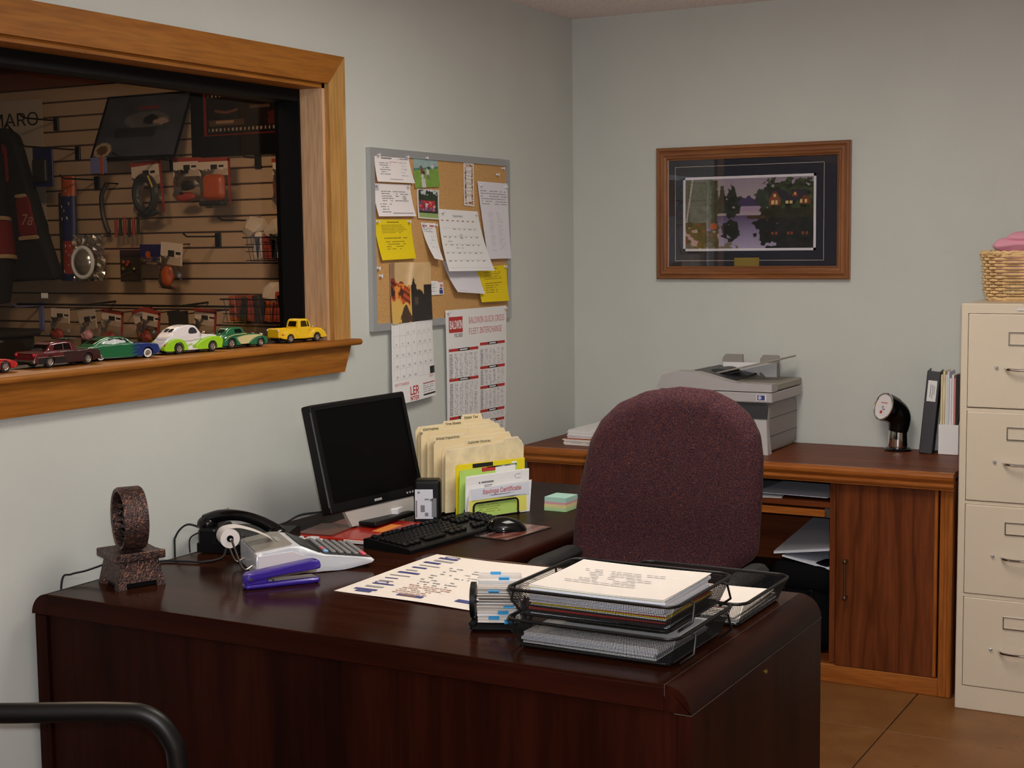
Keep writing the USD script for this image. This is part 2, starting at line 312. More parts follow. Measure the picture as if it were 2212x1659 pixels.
pane('window_glass', (.86, .86, .86), 1.14); pane('picture_glass', (.97, .97, .97), 1.38); pane('clear_bag', (.86, .84, .82), 1.35, .22); pane('car_window', (.22, .22, .24), 1.45)
mat('car_red', (.45, .012, .012), .18, coat=.8); mat('car_maroon', (.10, .006, .008), .16, coat=.9); mat('car_black', (.010, .006, .006), .15, coat=.9); mat('car_green', (.01, .13, .045), .16, coat=.8); mat('car_white', (.76, .70, .70), .25, coat=.5); mat('car_lime', (.32, .62, .012), .25, coat=.5); mat('car_cream', (.62, .55, .26), .3, coat=.4); mat('car_yellow', (.80, .50, .006), .22, coat=.6); mat('car_blue', (.015, .035, .18), .16, coat=.8); mat('lamp_red', (.5, .01, .02), .2); mat('car_pale', (.70, .58, .36), .25, coat=.5)
mat('slat', (.46, .30, .18), .7, noise=(4, .06)); mat('slat_groove', (.10, .05, .03), .8); mat('trim_red', (.16, .04, .022), .6); mat('shop_card', (.62, .48, .38), .7); mat('shop_red', (.30, .035, .02), .6); mat('shop_orange', (.40, .075, .02), .35); mat('shop_dark', (.02, .016, .015), .5); mat('shop_blue', (.018, .022, .085), .4); mat('shop_floor', (.12, .09, .07), .7); mat('jacket_black', (.012, .011, .012), .9); mat('jacket_red', (.16, .012, .012), .9); mat('jacket_tan', (.38, .25, .14), .9); mat('poster_card', (.47, .36, .27), .6); mat('foil', (.5, .47, .42), .18, metal=.8); mat('shop_violet', (.16, .16, .34), .5); mat('counter_dark', (.018, .016, .014), .5)
mat('coil_wood', (.03, .03, .03), .4); mat('paper_roll', (.80, .74, .70), .7); mat('mesh_black', (.006, .006, .0065), .45, spec=.25); mat('sole_dark', (.05, .03, .025), .5)
usdkit.material(stage, '/World/Looks/lamp_diffuser', {'e': ('emission', {'color': (1, .95, .86), 'strength': 6.0})}, [], surface='e.emission')
mat('lamp_white', (.75, .75, .73), .5)

# ---------------------------------------------------------------- the room (corner at the origin, x to the right along the back wall, the room lies at y < 0)
RX, RY, RH = 7.2, -8.4, 2.424          # right wall, front wall, ceiling
WY0, WY1, WZ0, WZ1 = -4.10, -1.692, 1.226, 2.018    # opening of the window in the left wall
WT = -0.19                              # back of the left wall
struct('wall_left', cat([bx(WT, RY, 0, 0, WY0, RH), bx(WT, WY1, 0, 0, 0, RH), bx(WT, WY0, 0, 0, WY1, WZ0), bx(WT, WY0, WZ1, 0, WY1, RH)]), 'wall_paint', False)
struct('wall_back', bx(0, 0, 0, RX, .12, RH), 'wall_paint', False)
struct('wall_right', bx(RX, RY, 0, RX + .12, .12, RH), 'wall_paint', False)
struct('wall_front', bx(WT, RY - .12, 0, RX + .12, RY, RH), 'wall_paint', False)
struct('ceiling', bx(WT, RY, RH, RX, .12, RH + .1), 'ceiling_paint', False)
# floor: single tiles in grout
fl = struct('floor', bx(WT, RY, -.06, RX, .12, -.004), 'grout', False)
T, TX, TY = .457, 1.537, -.93
far = []
for i in range(-4, 13):
    for j in range(-17, 4):
        x0, x1, y0, y1 = TX + i * T, TX + (i + 1) * T, TY + j * T, TY + (j + 1) * T
        x0, x1, y0, y1 = max(x0, 0.002), min(x1, RX - .002), max(y0, RY + .002), min(y1, -.002)
        if x1 - x0 < .02 or y1 - y0 < .02: continue
        if x0 > 4.2 or y1 < -6.4: far.append(bx(x0 + .0022, y0 + .0022, -.012, x1 - .0022, y1 - .0022, 0)); continue
        part(fl, 'tile', cb(x0 + .0022, y0 + .0022, -.012, x1 - .0022, y1 - .0022, rng.uniform(-.0002, .0001), .0005), 'floor_tile_' + 'abc'[int(rng.integers(3))], False)
part(fl, 'far_tiles', cat(far), 'floor_tile_a', False, kind='stuff')
# ceiling lamps (above the frame): housing and diffuser round the area lights
for i, (x, y) in enumerate((LAMP_A, LAMP_B)):
    t = thing('ceiling_lamp', ('fluorescent ceiling troffer above the desk', 'fluorescent ceiling troffer near the camera side')[i], 'ceiling lamp', (x, y, RH))
    hs = cut(bx(-.33, -.63, -.03, .33, .63, 0), bx(-.29, -.59, -.031, .29, .59, -.02))
    part(t, 'housing', hs, 'lamp_white', False)
    part(t, 'diffuser', bx(-.289, -.589, -.0225, .289, .589, -.0201), 'lamp_diffuser', False)

# ---------------------------------------------------------------- interior window in the left wall
wn = struct('window_1')
CO = .018                              # casing thickness
YL, YR, ZT = WY0 - .085, -1.607, 2.105
def bevel_bar(poly_yz, x0, x1): return ext_yz(poly_yz, x0, x1)
part(wn, 'head_casing', soft(bevel_bar([(YL, ZT), (YR, ZT), (WY1, WZ1), (WY0, WZ1)], 0, CO), .05, 0), 'casing_wood_y', False)
part(wn, 'side_casing', bevel_bar([(YR, ZT), (YR, 1.236), (WY1, 1.236), (WY1, WZ1)], 0, CO), 'casing_wood_z', False)
part(wn, 'side_casing', bevel_bar([(YL, ZT), (WY0, WZ1), (WY0, 1.236), (YL, 1.236)], 0, CO), 'casing_wood_z', False)
part(wn, 'stool', rb(-.081, WY0 + .001, 1.216, 0.001, WY1 - .001, 1.236, .004, 8), 'casing_wood_y', 40)
part(wn, 'stool_nosing', rb(-.004, YL - .03, 1.217, .052, -1.585, 1.236, .008, 12), 'casing_wood_y', 40)
part(wn, 'apron', ext_yz([(YL, 1.218), (-1.615, 1.218), (-1.652, 1.136), (YL + .03, 1.136)], 0, .026), 'casing_wood_y', False)
part(wn, 'jamb', bx(-.082, WY1 - .014, 1.236, .001, WY1, WZ1), 'jamb_wood', False)
part(wn, 'jamb', bx(-.082, WY0, 1.236, .001, WY0 + .014, WZ1), 'jamb_wood', False)
part(wn, 'head_jamb', bx(-.082, WY0, WZ1 - .014, .001, WY1, WZ1), 'casing_wood_y', False)
part(wn, 'glazing_frame', cut(bx(-.175, WY0, 1.21, -.082, WY1, WZ1), bx(-1, WY0 + .035, 1.236, 1, WY1 - .022, WZ1 - .05)), 'black_frame', False)
part(wn, 'glass_pane', bx(-.160, WY0 + .03, 1.23, -.156, WY1 - .018, WZ1 - .045), 'window_glass', False)

# ---------------------------------------------------------------- the shop behind the window
SY = .28                                # face of the slat wall
struct('wall_shop_left', bx(-6.6, -5, 0, -6.5, .5, 2.75), 'wall_far', False)
struct('wall_shop_front', bx(-6.5, -5.1, 0, WT, -5, 2.75), 'wall_far', False)
struct('ceiling_shop', bx(-6.6, -5.1, 2.70, WT, .5, 2.8), 'ceiling_paint', False)
struct('floor_shop', bx(-6.6, -5.1, -.1, WT, .5, 0), 'shop_floor', False)
sw = struct('wall_slat', bx(-6.5, SY + .012, 0, WT, SY + .1, 2.70), 'slat_groove', False)
PITCH = .077
for i in range(-17, 13):
    z = 1.368 + PITCH * i
    part(sw, 'slat', cb(-6.49, SY, z + .008, WT - .002, SY + .02, min(z + PITCH, 2.37), .003), 'slat', False)
struct('trim_shop', bx(-6.5, SY - .03, 2.372, WT, SY + .02, 2.46), 'trim_red', False)

def hook(x, z, label, length=.24, blue=False):
    t = thing('slatwall_hook', label, 'hook', (x, SY, z))
    m = 'shop_violet' if blue else 'black_metal'
    part(t, 'bracket', cb(-.018, -.012, -.066 if not blue else -.15, .018, 0, .004, .003), m, False)
    part(t, 'rod', tube([(0, -.005, -.012), (0, -.05, -.014), (0, -length * .9, -.014), (0, -length, .002)], .0045, 6), m)
    return t
for x, z, l, n in ((-3.167, 2.214, 'black slatwall hook in front of the poster lettering', .25), (-3.02, 2.056, 'black slatwall hook holding the dark blue packet', .40), (-2.893, 1.897, 'black slatwall hook right of the foil tube packet', .26),
                   (-2.377, 1.979, 'black slatwall hook below the right end of the tilted picture', .42), (-1.836, 1.969, 'black slatwall hook below the dark film strip poster', .12), (-2.098, 1.595, 'black slatwall hook with bare rod beside the small orange packet', .26),
                   (-1.847, 1.669, 'black slatwall hook with bare rod left of the upper wire basket', .30)):
    hook(x, z, l, n)
hook(-3.332, 1.243, 'violet slatwall bracket beside the dark counter', .2, True)
bar = thing('hang_bar', 'long black hang bar along the bottom row of packets', 'rail', (-2.7, SY, 1.245))
part(bar, 'rail', tube([(-.60, -.2, 0), (.85, -.2, 0)], .006, 6), 'black_metal')
for x in (-.1, .52): part(bar, 'arm', tube([(x, 0, .01), (x, -.2, .0)], .006, 6), 'black_metal')

def packet(label, x, y, z, w, h, head, content, headm='shop_card', edge='shop_red', tilt=0, name='hanging_packet', mark=True, glow='clear_bag', group=None):
    """clear bag under a header card, (x, y, z) = middle of its top"""
    t = thing(name, label, 'packet', (x, y, z), group=group, ry=tilt)
    if headm:
        part(t, 'header_card', cb(-w / 2, -.003, -head, w / 2, .003, 0, .001), headm, False)
        if edge:
            part(t, 'card_edge', cat([bx(-w / 2 - .004, -.004, -.012, w / 2 + .004, .004, .006), bx(w / 2 - .006, -.004, -h * .93, w / 2 + .003, .004, 0)]), edge, False)
        if mark:
            part(t, 'card_mark', cat([bx(-.02, -.0042, -head * .62, .02, -.003, -head * .34), bx(.03, -.0042, -head * .5, .06, -.003, -head * .38)]), 'shop_dark', False)
    bag, u, v = grid(9, 9, lambda u, v: np.stack([(u - .5) * w * (1 - .06 * np.sin(6 * v)), -.004 - .035 * np.sin(pi * u) * np.sin(pi * np.clip(v, 0, 1)) + .006 * np.sin(19 * u + 13 * v), -head * .6 - v * (h - head * .6)], -1))
    part(t, 'clear_bag', bag, glow, 60)
    part(t, 'hang_wire', tube([(0, .001, -.012), (0, SY - y, -.006)], .003, 5), 'black_metal')
    for m, mm, nm in content: part(t, nm, m, mm)
    return t
def lump(w, h, d, seed, n=40):
    r = np.random.default_rng(seed); p = r.normal(size=(n, 3)); p /= np.linalg.norm(p, axis=1, keepdims=True)
    return soft(hull(p * (w / 2, d / 2, h / 2)), min(w, h, d) / 3, 2)
ring = tube([(.062 * cos(a), 0, .085 * sin(a)) for a in np.linspace(0, 2 * pi, 28, endpoint=False)], .02, 8, True)
packet('white headed packet with a coil of black hose', -2.46, .17, 1.95, .19, .27, .11, [(mv(ring, 0, -.02, -.155), 'coil_wood', 'hose_coil'), (mv(lump(.16, .04, .04, 3), 0, -.01, -.25), 'coil_wood', 'hose_end'), (mv(tube([(.02, 0, 0), (.045, 0, -.06)], .006, 6), .03, -.045, -.07), 'brass', 'brass_fitting')], tilt=-4)
packet('white headed packet with a flat red-brown part left of the orange one', -2.20, .18, 1.96, .175, .21, .085, [(mv(lump(.14, .05, .03, 4), 0, -.02, -.185), 'shop_red', 'spare_part'), (mv(lump(.13, .05, .03, 5), 0, -.015, -.13), 'shop_dark', 'spare_part')])
packet('red edged packet with a large orange lens', -2.02, .17, 1.953, .185, .235, .08, [(soft(mv(cb(-.06, -.05, -.20, .075, -.005, -.075, .02), .01), .02, 2), 'shop_orange', 'orange_lens'), (cb(-.07, -.045, -.225, .08, 0, -.20, .008), 'shop_dark', 'lens_base')])
packet('red edged packet cut by the window frame at right', -1.585, .17, 1.935, .16, .23, .07, [(mv(lump(.05, .05, .04, 6), .0, -.03, -.14), 'silver', 'bulb')])
t = packet('clear crumpled packet with a bright chrome headlight ring', -2.815, .13, 1.60, .21, .235, .02, [], headm=None, glow='clear_bag')
part(t, 'headlight_ring', mv(tube([(.068 * cos(a), 0, .076 * sin(a)) for a in np.linspace(0, 2 * pi, 36, endpoint=False)], .010, 8, True), -.005, -.05, -.14), 'silver_white')
part(t, 'headlight_bowl', mv(rotx(sc(lathe([(0, .035), (.03, .03), (.055, .015), (.064, 0)], 28), 1, 1.12, 1), 90), -.005, -.045, -.14), 'foil')
cr = np.random.default_rng(11)
part(t, 'crumpled_film', mv(grid(16, 16, lambda u, v: np.stack([(u - .5) * .21, -.02 + cr.uniform(-.012, .012, u.shape), -v * .235], -1))[0], 0, .01, 0), 'foil', False)
t = packet('blue card packet with an orange dot', -2.44, .17, 1.547, .15, .10, .1, [], headm='shop_blue', edge=None, mark=False)
part(t, 'orange_dot', mv(rotx(cyl(.016, .003, 16), 90), -.02, -.003, -.05), 'shop_orange')
packet('small white headed packet holding a round orange lens', -2.285, .15, 1.553, .14, .23, .11, [(soft(mv(lump(.085, .12, .05, 8), .0, -.02, -.165), .02, 2), 'shop_orange', 'orange_lens')], edge=None, tilt=6)
t = thing('foil_tube_packet', 'tall dark blue, red and orange foil tube packet', 'packet', (-2.985, .17, 1.90))
for i, (z0, z1, m) in enumerate(((-.10, 0, 'shop_orange'), (-.33, -.10, 'shop_blue'), (-.50, -.33, 'shop_red'), (-.535, -.50, 'shop_blue'))):
    part(t, 'band', mv(sc(cyl(.047, z1 - z0, 14), 1.0, .5, 1), .02 * z0, 0, z0), m)
part(t, 'dark_side', cb(-.075, -.012, -.535, -.04, .012, -.08, .006), 'shop_dark', False)
part(t, 'foil_glint', cat([mv(sc(trimesh.creation.icosphere(1, .006), .6, .4, 1.6), rng.uniform(-.04, .03), -.028, rng.uniform(-.5, -.05)) for _ in range(16)]), 'foil')
t = thing('dark_blue_packet', 'dark blue glossy packet on the hook beside the jacket', 'packet', (-3.09, .10, 2.05))
part(t, 'card', cb(-.07, -.004, -.20, .07, .004, 0, .002), 'shop_blue', False); part(t, 'blister', rb(-.05, -.035, -.18, .05, -.003, -.06, .012, 10), 'shop_dark')
t = thing('belt_strip', 'dark curved belt strip hanging left of the hose coil', 'belt', (-2.76, .2, 1.86))
part(t, 'strip', tube(spline([(.01, 0, 0), (-.02, -.01, -.06), (-.03, 0, -.14), (-.01, 0, -.21), (.01, 0, -.25)], 6), .012, 6), 'shop_dark'); part(t, 'hang_wire', tube([(.01, 0, 0), (.01, .078, 0)], .004, 5), 'black_metal')
t = thing('card_packet', 'small violet and orange card below the tilted picture', 'packet', (-2.72, .12, 1.985))
part(t, 'card', cb(-.06, -.003, -.08, .05, .003, 0, .001), 'shop_violet', False); part(t, 'stripe', cb(.01, -.005, -.085, .03, -.003, .004, .0008), 'shop_orange', False)
t = thing('rod_packet', 'group of dark rods in a packet above the blue card', 'packet', (-2.62, .2, 1.675))
for i in range(6): part(t, 'rod', mv(cyl(.008, .09, 8), -.08 + .03 * i, 0, -.09 + .006 * (i % 3)), 'shop_dark' if i % 2 else 'shop_red')
t = thing('dark_parts_packet', 'dark packet with brass bits right of the chrome ring', 'packet', (-2.60, .19, 1.52)); part(t, 'hang_wire', tube([(0, 0, -.01), (0, .09, -.006)], .003, 5), 'black_metal')
part(t, 'card', cb(-.07, -.003, -.16, .07, .003, 0, .001), 'shop_dark', False)
for i in range(5): part(t, 'brass_bit', mv(lump(.02, .02, .02, 30 + i), rng.uniform(-.05, .05), -.012, rng.uniform(-.14, -.02)), 'brass' if i % 2 else 'shop_red')
for i, (x, w, hm, cm, l) in enumerate(((-2.99, .13, 'shop_card', 'shop_red', 'pale round headed packet at the left end of the bottom row'), (-2.84, .12, 'poster_card', 'note_pink', 'pink patterned packet in the bottom row'), (-2.66, .14, 'shop_card', 'shop_red', 'white headed packet with red base above the green car'),
        (-2.50, .13, 'shop_card', 'shop_orange', 'tilted white headed packet above the white coupe tail'), (-2.37, .11, 'shop_card', 'shop_red', 'narrow red edged packet above the white coupe'), (-2.22, .12, 'shop_dark', 'shop_dark', 'dark packet above the white coupe roof'), (-2.08, .13, 'shop_card', 'shop_red', 'red framed white packet above the cream panelled roadster'))):
    packet(l, x + (0, .01, -.008, .012, 0, .0, .02)[i], .08 + .02 * ((i * 5) % 4), 1.225 - .006 * (i % 3), w, .16 + .015 * ((i * 3) % 4), .075 + .014 * ((i * 2) % 4), [(mv(lump(w * .7, .06, .04, 50 + i), 0, -.02, -.13), cm, 'spare_part')], headm=hm, tilt=(2, -9, 6, -13, 8, -3, 5)[i], edge=(None, None, 'shop_red', 'shop_red', 'shop_red', 'shop_dark', 'shop_red')[i])
def wire_basket(label, x, z, w, h, seed):
    t = thing('wire_basket', label, 'basket', (x, SY - .03, z)); d = .16
    part(t, 'rim', tube([(-w / 2, -d, h), (w / 2, -d, h), (w / 2, 0, h), (-w / 2, 0, h)], .004, 6, True), 'black_metal')
    part(t, 'wire', cat([tube([(-w / 2 + .02 + i * (w - .04) / 9, -d, h), (-w / 2 + .035 + i * (w - .07) / 9, -d + .01, 0), (-w / 2 + .035 + i * (w - .07) / 9, 0, 0)], .002, 4) for i in range(10)] + [tube([(-w / 2 + .01, -d + .004, h * f), (w / 2 - .01, -d + .004, h * f)], .002, 4) for f in (.02, .4, .7)]), 'black_metal', kind='stuff')
    r = np.random.default_rng(seed)
    for i in range(7):
        part(t, 'boxed_part', roty(cb(-.02, -.05, 0, .02, .05, h * r.uniform(.85, 1.25), .004), float(r.uniform(-12, 12))).apply_translation((-w / 2 + .045 + i * (w - .09) / 6, -.075, .008)), ('shop_red', 'shop_dark', 'shop_card', 'shop_red', 'shop_orange')[int(r.integers(5))], False)
    return t
wire_basket('wire basket of red packets at the right, below two crumpled bags', -1.66, 1.462, .26, .11, 5)
wire_basket('lower wire basket of red and clear packets behind the yellow truck', -1.74, 1.165, .40, .115, 6)
for x, z, s, l in ((-1.77, 1.62, 3, 'crumpled clear bag on the upper wire basket, left one'), (-1.64, 1.61, 4, 'crumpled clear bag on the upper wire basket, beside the window frame'), (-1.66, 1.30, 5, 'crumpled clear bag lying on the lower wire basket')):
    r = np.random.default_rng(s); p = r.normal(size=(26, 3)); p /= np.linalg.norm(p, axis=1, keepdims=True)
    single('crumpled_bag', mv(hull(p * (.075, .05, .055) * r.uniform(.75, 1.2, (26, 1))), x, .16, z), 'poster_card', l, 'bag', smooth=False)
single('price_tag', cb(-3.06, .02, 1.279, -3.014, .024, 1.306, .001), 'paper', 'small white price tag left of the foil tube tip', 'price tag', smooth=False)
t = thing('shop_counter', 'dark low counter at the left edge of the window view', 'counter', (-3.45, -.10, 0)); part(t, 'cabinet', cb(-.75, -.45, 0, .36, .1, 1.09, .01), 'counter_dark', False); part(t, 'counter_top', cb(-.78, -.48, 1.09, .39, .12, 1.125, .01), 'shop_dark', False)
# poster with its lettering
t = thing('car_poster', 'pale poster with black lettering behind the jacket', 'poster', (-3.62, SY - .008, 1.62))
pf = upright(0, -.001, 0)
part(t, 'poster_sheet', bx(-.45, -.004, -.1, .36, 0, .70), 'poster_card', False)
part(t, 'lettering', word('CAMARO', .068, -.20, .565, lambda p: upright(0, -.005, 0)(p), w=.53), 'ink_black', False)
# tilted picture on its hook, dark film strip poster
def car_scene(u, v):
    n = meshkit.fbm(np.stack([u * 6, v * 5, 0 * u], -1), 4, 3); c = np.zeros((len(u), 3)) + np.array(lin(58, 60, 66)) * (.4 + n[:, None])
    road = v < .38 + .1 * (u - .5); c[road] = np.array(lin(62, 64, 74)) * (.7 + .5 * n[road, None])
    e = ((u - .55) / .27) ** 2 + ((v - .6) / .14) ** 2 < 1; c[e] = np.array(lin(84, 82, 82)) * (.5 + n[e, None])
    e = ((u - .6) / .09) ** 2 + ((v - .6) / .08) ** 2 < 1; c[e] = lin(20, 18, 20)
    e = ((u - .74) / .10) ** 2 + ((v - .56) / .05) ** 2 < 1; c[e] = lin(150, 125, 110)
    e = (abs(u - .45) < .25) & (abs(v - .4) < .08); c[e] *= .35
    e = ((u - .10) / .11) ** 2 + ((v - .12) / .12) ** 2 < 1; c[e] = lin(170, 150, 120)
    e = ((u - .10) / .07) ** 2 + ((v - .12) / .08) ** 2 < 1; c[e] = lin(90, 60, 40)
    e = (abs(u - .55) < .12) & (abs(v - .80) < .025); c[e] = lin(120, 30, 26)
    return c
def panel_picture(t, w, h, fn, nx, ny, mt='print_gloss', name='print'):
    g, u, v = grid(nx, ny, lambda u, v: np.stack([(u - .5) * w, 0 * u - .0012, (v - .5) * h], -1)); return part(t, name, g, mt, color=fn(u, v))
t = thing('tilted_picture', 'dark framed car picture leaning forward on the slat wall', 'picture', (-2.50, SY - .09, 2.135), rx=-24)
part(t, 'frame', cut(bx(-.285, 0, -.18, .265, .02, .18), bx(-.272, -1, -.167, .252, .008, .167)), 'black_frame', False)
panel_picture(t, .535, .335, car_scene, 60, 44)
for p in ('print',): pass
def film(u, v):
    n = meshkit.fbm(np.stack([u * 9, v * 5, 0 * u + 3], -1), 4, 8); c = np.zeros((len(u), 3)) + np.array(lin(26, 15, 13)) * (.6 + n[:, None])
    b = (u < .03) | (u > .97) | (v < .03) | (v > .97); c[b] = lin(120, 28, 18)
    for vv in (.13, .89):
        d = (abs(v - vv) < .035) & ((u * 24) % 1 < .42) & (u > .05); c[d] = lin(165, 140, 115)
    e = (abs(u - .24) < .18) & (abs(v - .28) < .065); c[e] = lin(80, 58, 38)
    e = (abs(u - .22) < .12) & (abs(v - .30) < .035) & (n > .45); c[e] = lin(150, 115, 80)
    e = (abs(v - .54 - .03 * np.sin(u * 20)) < .03) & (u < .36) & (u > .12); c[e] = lin(110, 62, 38)
    e = (abs(v - .60) < .03) & (u < .68) & (u > .48); c[e] = lin(92, 66, 50)
    e = (u > .66) & (v < .55) & (v > .2) & (n > .5); c[e] = lin(80, 30, 18)
    return c
t = thing('film_strip_poster', 'dark framed poster with a film strip print and red border', 'poster', (-1.83, SY - .03, 2.17))
part(t, 'panel', cb(-.40, 0, -.20, .42, .02, .20, .003), 'black_frame', False)
g, u, v = grid(150, 60, lambda u, v: np.stack([-.315 + u * .60, 0 * u - .001, -.10 + v * .215], -1)); part(t, 'print', g, 'print_gloss', color=film(u, v))
# jacket on a hanger
t = thing('racing_jacket', 'black racing jacket with red sleeves and tan stripes on the slat wall', 'jacket', (-3.33, .10, 0))
def cloth(poly, y0, y1, e=.03): return soft(ext_xz(poly, y0, y1), e, 8)
part(t, 'jacket_body', cloth([(-.16, 2.04), (-.04, 2.165), (.04, 2.12), (.13, 1.86), (.22, 1.62), (.30, 1.40), (.29, 1.375), (-.30, 1.35), (-.34, 1.9)], -.02, .05), 'jacket_black')
part(t, 'chest_band', cloth([(.055, 1.80), (.140, 1.81), (.205, 1.605), (.07, 1.60)], -.028, -.014), 'jacket_red')
part(t, 'stripe', cloth([(.045, 1.812), (.130, 1.817), (.137, 1.797), (.05, 1.795)], -.03, -.012, .02), 'jacket_tan')
part(t, 'stripe', cloth([(.065, 1.597), (.205, 1.603), (.211, 1.582), (.065, 1.575)], -.03, -.012, .02), 'jacket_tan')
part(t, 'lapel', cloth([(-.03, 2.08), (0, 2.06), (.01, 1.88), (-.03, 1.88)], -.03, -.012, .02), 'jacket_red')
sl = [(-.14, 2.05), (-.16, 1.72), (-.15, 1.50), (-.10, 1.36), (-.06, 1.255)]
part(t, 'sleeve', sc(tube(spline(sl and [(-.12, -.07, 2.02), (-.10, -.085, 1.8), (-.06, -.09, 1.55), (-.03, -.09, 1.40), (-.01, -.085, 1.25)], 6), np.interp(np.arange(25), [0, 12, 18, 24], [.12, .115, .085, .042]), 12), 1, 1, 1), 'jacket_black')
part(t, 'sleeve_band', tube(spline([(-.078, -.088, 1.66), (-.062, -.091, 1.56), (-.052, -.092, 1.49)], 4), .119, 14), 'jacket_red')
for z, x in ((1.675, -.08), (1.478, -.05)): part(t, 'sleeve_stripe', tube([(x, -.089, z + .010), (x + .003, -.09, z - .010)], .119, 14), 'jacket_tan')
part(t, 'script', cat([word('7a', .055, .095, 1.655, upright(0, -.030, 0), slant=.25), word('Xtreme', .018, -.075, 1.405, upright(0, -.185, 0))]), 'jacket_tan', False)
part(t, 'hanger', tube([(-.12, .02, 2.06), (-.035, .02, 2.185), (.05, .02, 2.10)], .006, 6), 'black_metal')

# ---------------------------------------------------------------- bulletin board on the left wall
BY0, BY1, BZ0, BZ1 = -1.478, -.563, 1.250, 1.838
bd = thing('bulletin_board', 'aluminium framed cork bulletin board covered with papers', 'bulletin board', (0, 0, 0))
part(bd, 'cork', bx(.001, BY0 + .01, BZ0 + .01, .012, BY1 - .01, BZ1 - .01), 'cork', False)
fw = .024
for poly in ([(BY0, BZ1), (BY1, BZ1), (BY1 - fw, BZ1 - fw), (BY0 + fw, BZ1 - fw)], [(BY0, BZ0), (BY0 + fw, BZ0 + fw), (BY1 - fw, BZ0 + fw), (BY1, BZ0)],
             [(BY0, BZ0), (BY0, BZ1), (BY0 + fw, BZ1 - fw), (BY0 + fw, BZ0 + fw)], [(BY1, BZ0), (BY1 - fw, BZ0 + fw), (BY1 - fw, BZ1 - fw), (BY1, BZ1)]):
    part(bd, 'frame_rail', ext_yz(poly, .0005, .018), 'aluminium', False)
def on_board(quad, x=.0135, curl=.0, bow=0.0):
    """sheet plane (0..1, 0..1) -> the wall; quad = corners (y, z) top left, top right, bottom right, bottom left; curl lifts the lower edge"""
    A, B, C, D = (np.array(q, float) for q in quad)
    def f(p):
        p = np.asarray(p, float); u, v = p[:, :1], p[:, 1:2]
        q = (A * (1 - u) + B * u) * v + (D * (1 - u) + C * u) * (1 - v)
        return np.concatenate([x + p[:, 2:3] + curl * (1 - v) ** 2 + bow * np.sin(pi * u) * (1 - .3 * v), q], 1)
    return f
def pin(parent, f, u, v):
    c = f(np.array([[u, v, .001]]))[0]
    part(parent, 'push_pin', mv(roty(lathe([(0, 0), (.0045, 0), (.003, .004), (.0035, .008), (.005, .010), (0, .011)], 12), 90), *c), 'pin_clear')
def pinned(name, label, cat_, quad, m, prints, curl=.012, bow=0, x=.0135, pins=((.08, .95), (.92, .95)), group=None):
    t = thing(name, label, cat_, (0, 0, 0), group=group); f = on_board(quad, x, curl, bow)
    part(t, 'paper_sheet', sheet(1, 1, f, 7, 9), m, 60)
    for L, mm in prints:
        for q in ([L] if not isinstance(L, list) or len(L) > 4 else [[z] for z in L]): part(t, 'printed_text', rects(q, f) if isinstance(q, list) else q(f), mm, False)
    for u, v in pins: pin(t, f, u, v)
    return t
pinned('certificate', 'white certificate in the top left corner of the board', 'certificate', [(-1.448, 1.820), (-1.248, 1.821), (-1.229, 1.731), (-1.449, 1.730)], 'paper_pink',
       [(text_lines(.12, .25, .5, .72, 6, 1, .8), 'ink_grey'), (text_lines(.66, .2, .95, .9, 6, 2, .6), 'ink_pale'), ([(.18, .83, .3, .05), (.72, .84, .22, .03), (.35, .1, .35, .02)], 'ink_grey'), ([(.4, .72, .25, .02)], 'ink_pink')])
pinned('certificate', 'white certificate with a round seal, second from the top at left', 'certificate', [(-1.463, 1.725), (-1.243, 1.726), (-1.225, 1.622), (-1.446, 1.619)], 'paper_pink',
       [(text_lines(.2, .45, .92, .8, 5, 3, .85), 'ink_grey'), (text_lines(.12, .1, .45, .42, 4, 4, .8), 'ink_grey'), (text_lines(.4, .06, .95, .14, 1, 5, .95, ragged=0), 'ink_grey'), ([(.05, .78, .10, .14), (.75, .45, .1, .2)], 'ink_pale')])
pinned('yellow_notice', 'yellow printed notice at the left, below the two certificates', 'notice', [(-1.461, 1.609), (-1.241, 1.611), (-1.230, 1.482), (-1.431, 1.478)], 'yellow_paper',
       [(text_lines(.18, .66, .86, .88, 6, 6, .95, ragged=.25), 'ink_olive'), (text_lines(.2, .5, .85, .58, 1, 7, .9, ragged=0), 'ink_olive'), (text_lines(.22, .24, .8, .48, 4, 8, .7), 'ink_olive'), ([(.34, .92, .32, .025)], 'ink_olive')])
def ball_field(u, v):
    n = meshkit.fbm(np.stack([u * 8, v * 10, 0 * u], -1), 3, 1)[:, None]; c = np.array(lin(120, 160, 60)) * (.8 + .4 * n)
    c[v > .58] = np.array(lin(70, 130, 110)); c[v > .66] = np.array(lin(150, 175, 175)); e = v > .66; c[e] *= .8 + .4 * n[e]
    c[(v > .85) & (u > .82)] = lin(90, 140, 135)
    c[(abs(u - .35) < .09) & (v < .30)] = lin(205, 200, 195)
    for x, z, h, q in ((.32, .52, .14, (140, 50, 60)), (.38, .48, .06, (60, 20, 25)), (.55, .5, .13, (205, 205, 200)), (.60, .63, .05, (60, 60, 60)), (.29, .68, .04, (110, 80, 70)), (.77, .66, .07, (205, 200, 200)), (.55, .33, .08, (120, 120, 90)), (.33, .38, .08, (200, 195, 190))):
        c[((u - x) / .06) ** 2 + ((v - z) / h) ** 2 < 1] = lin(*q)
    return c
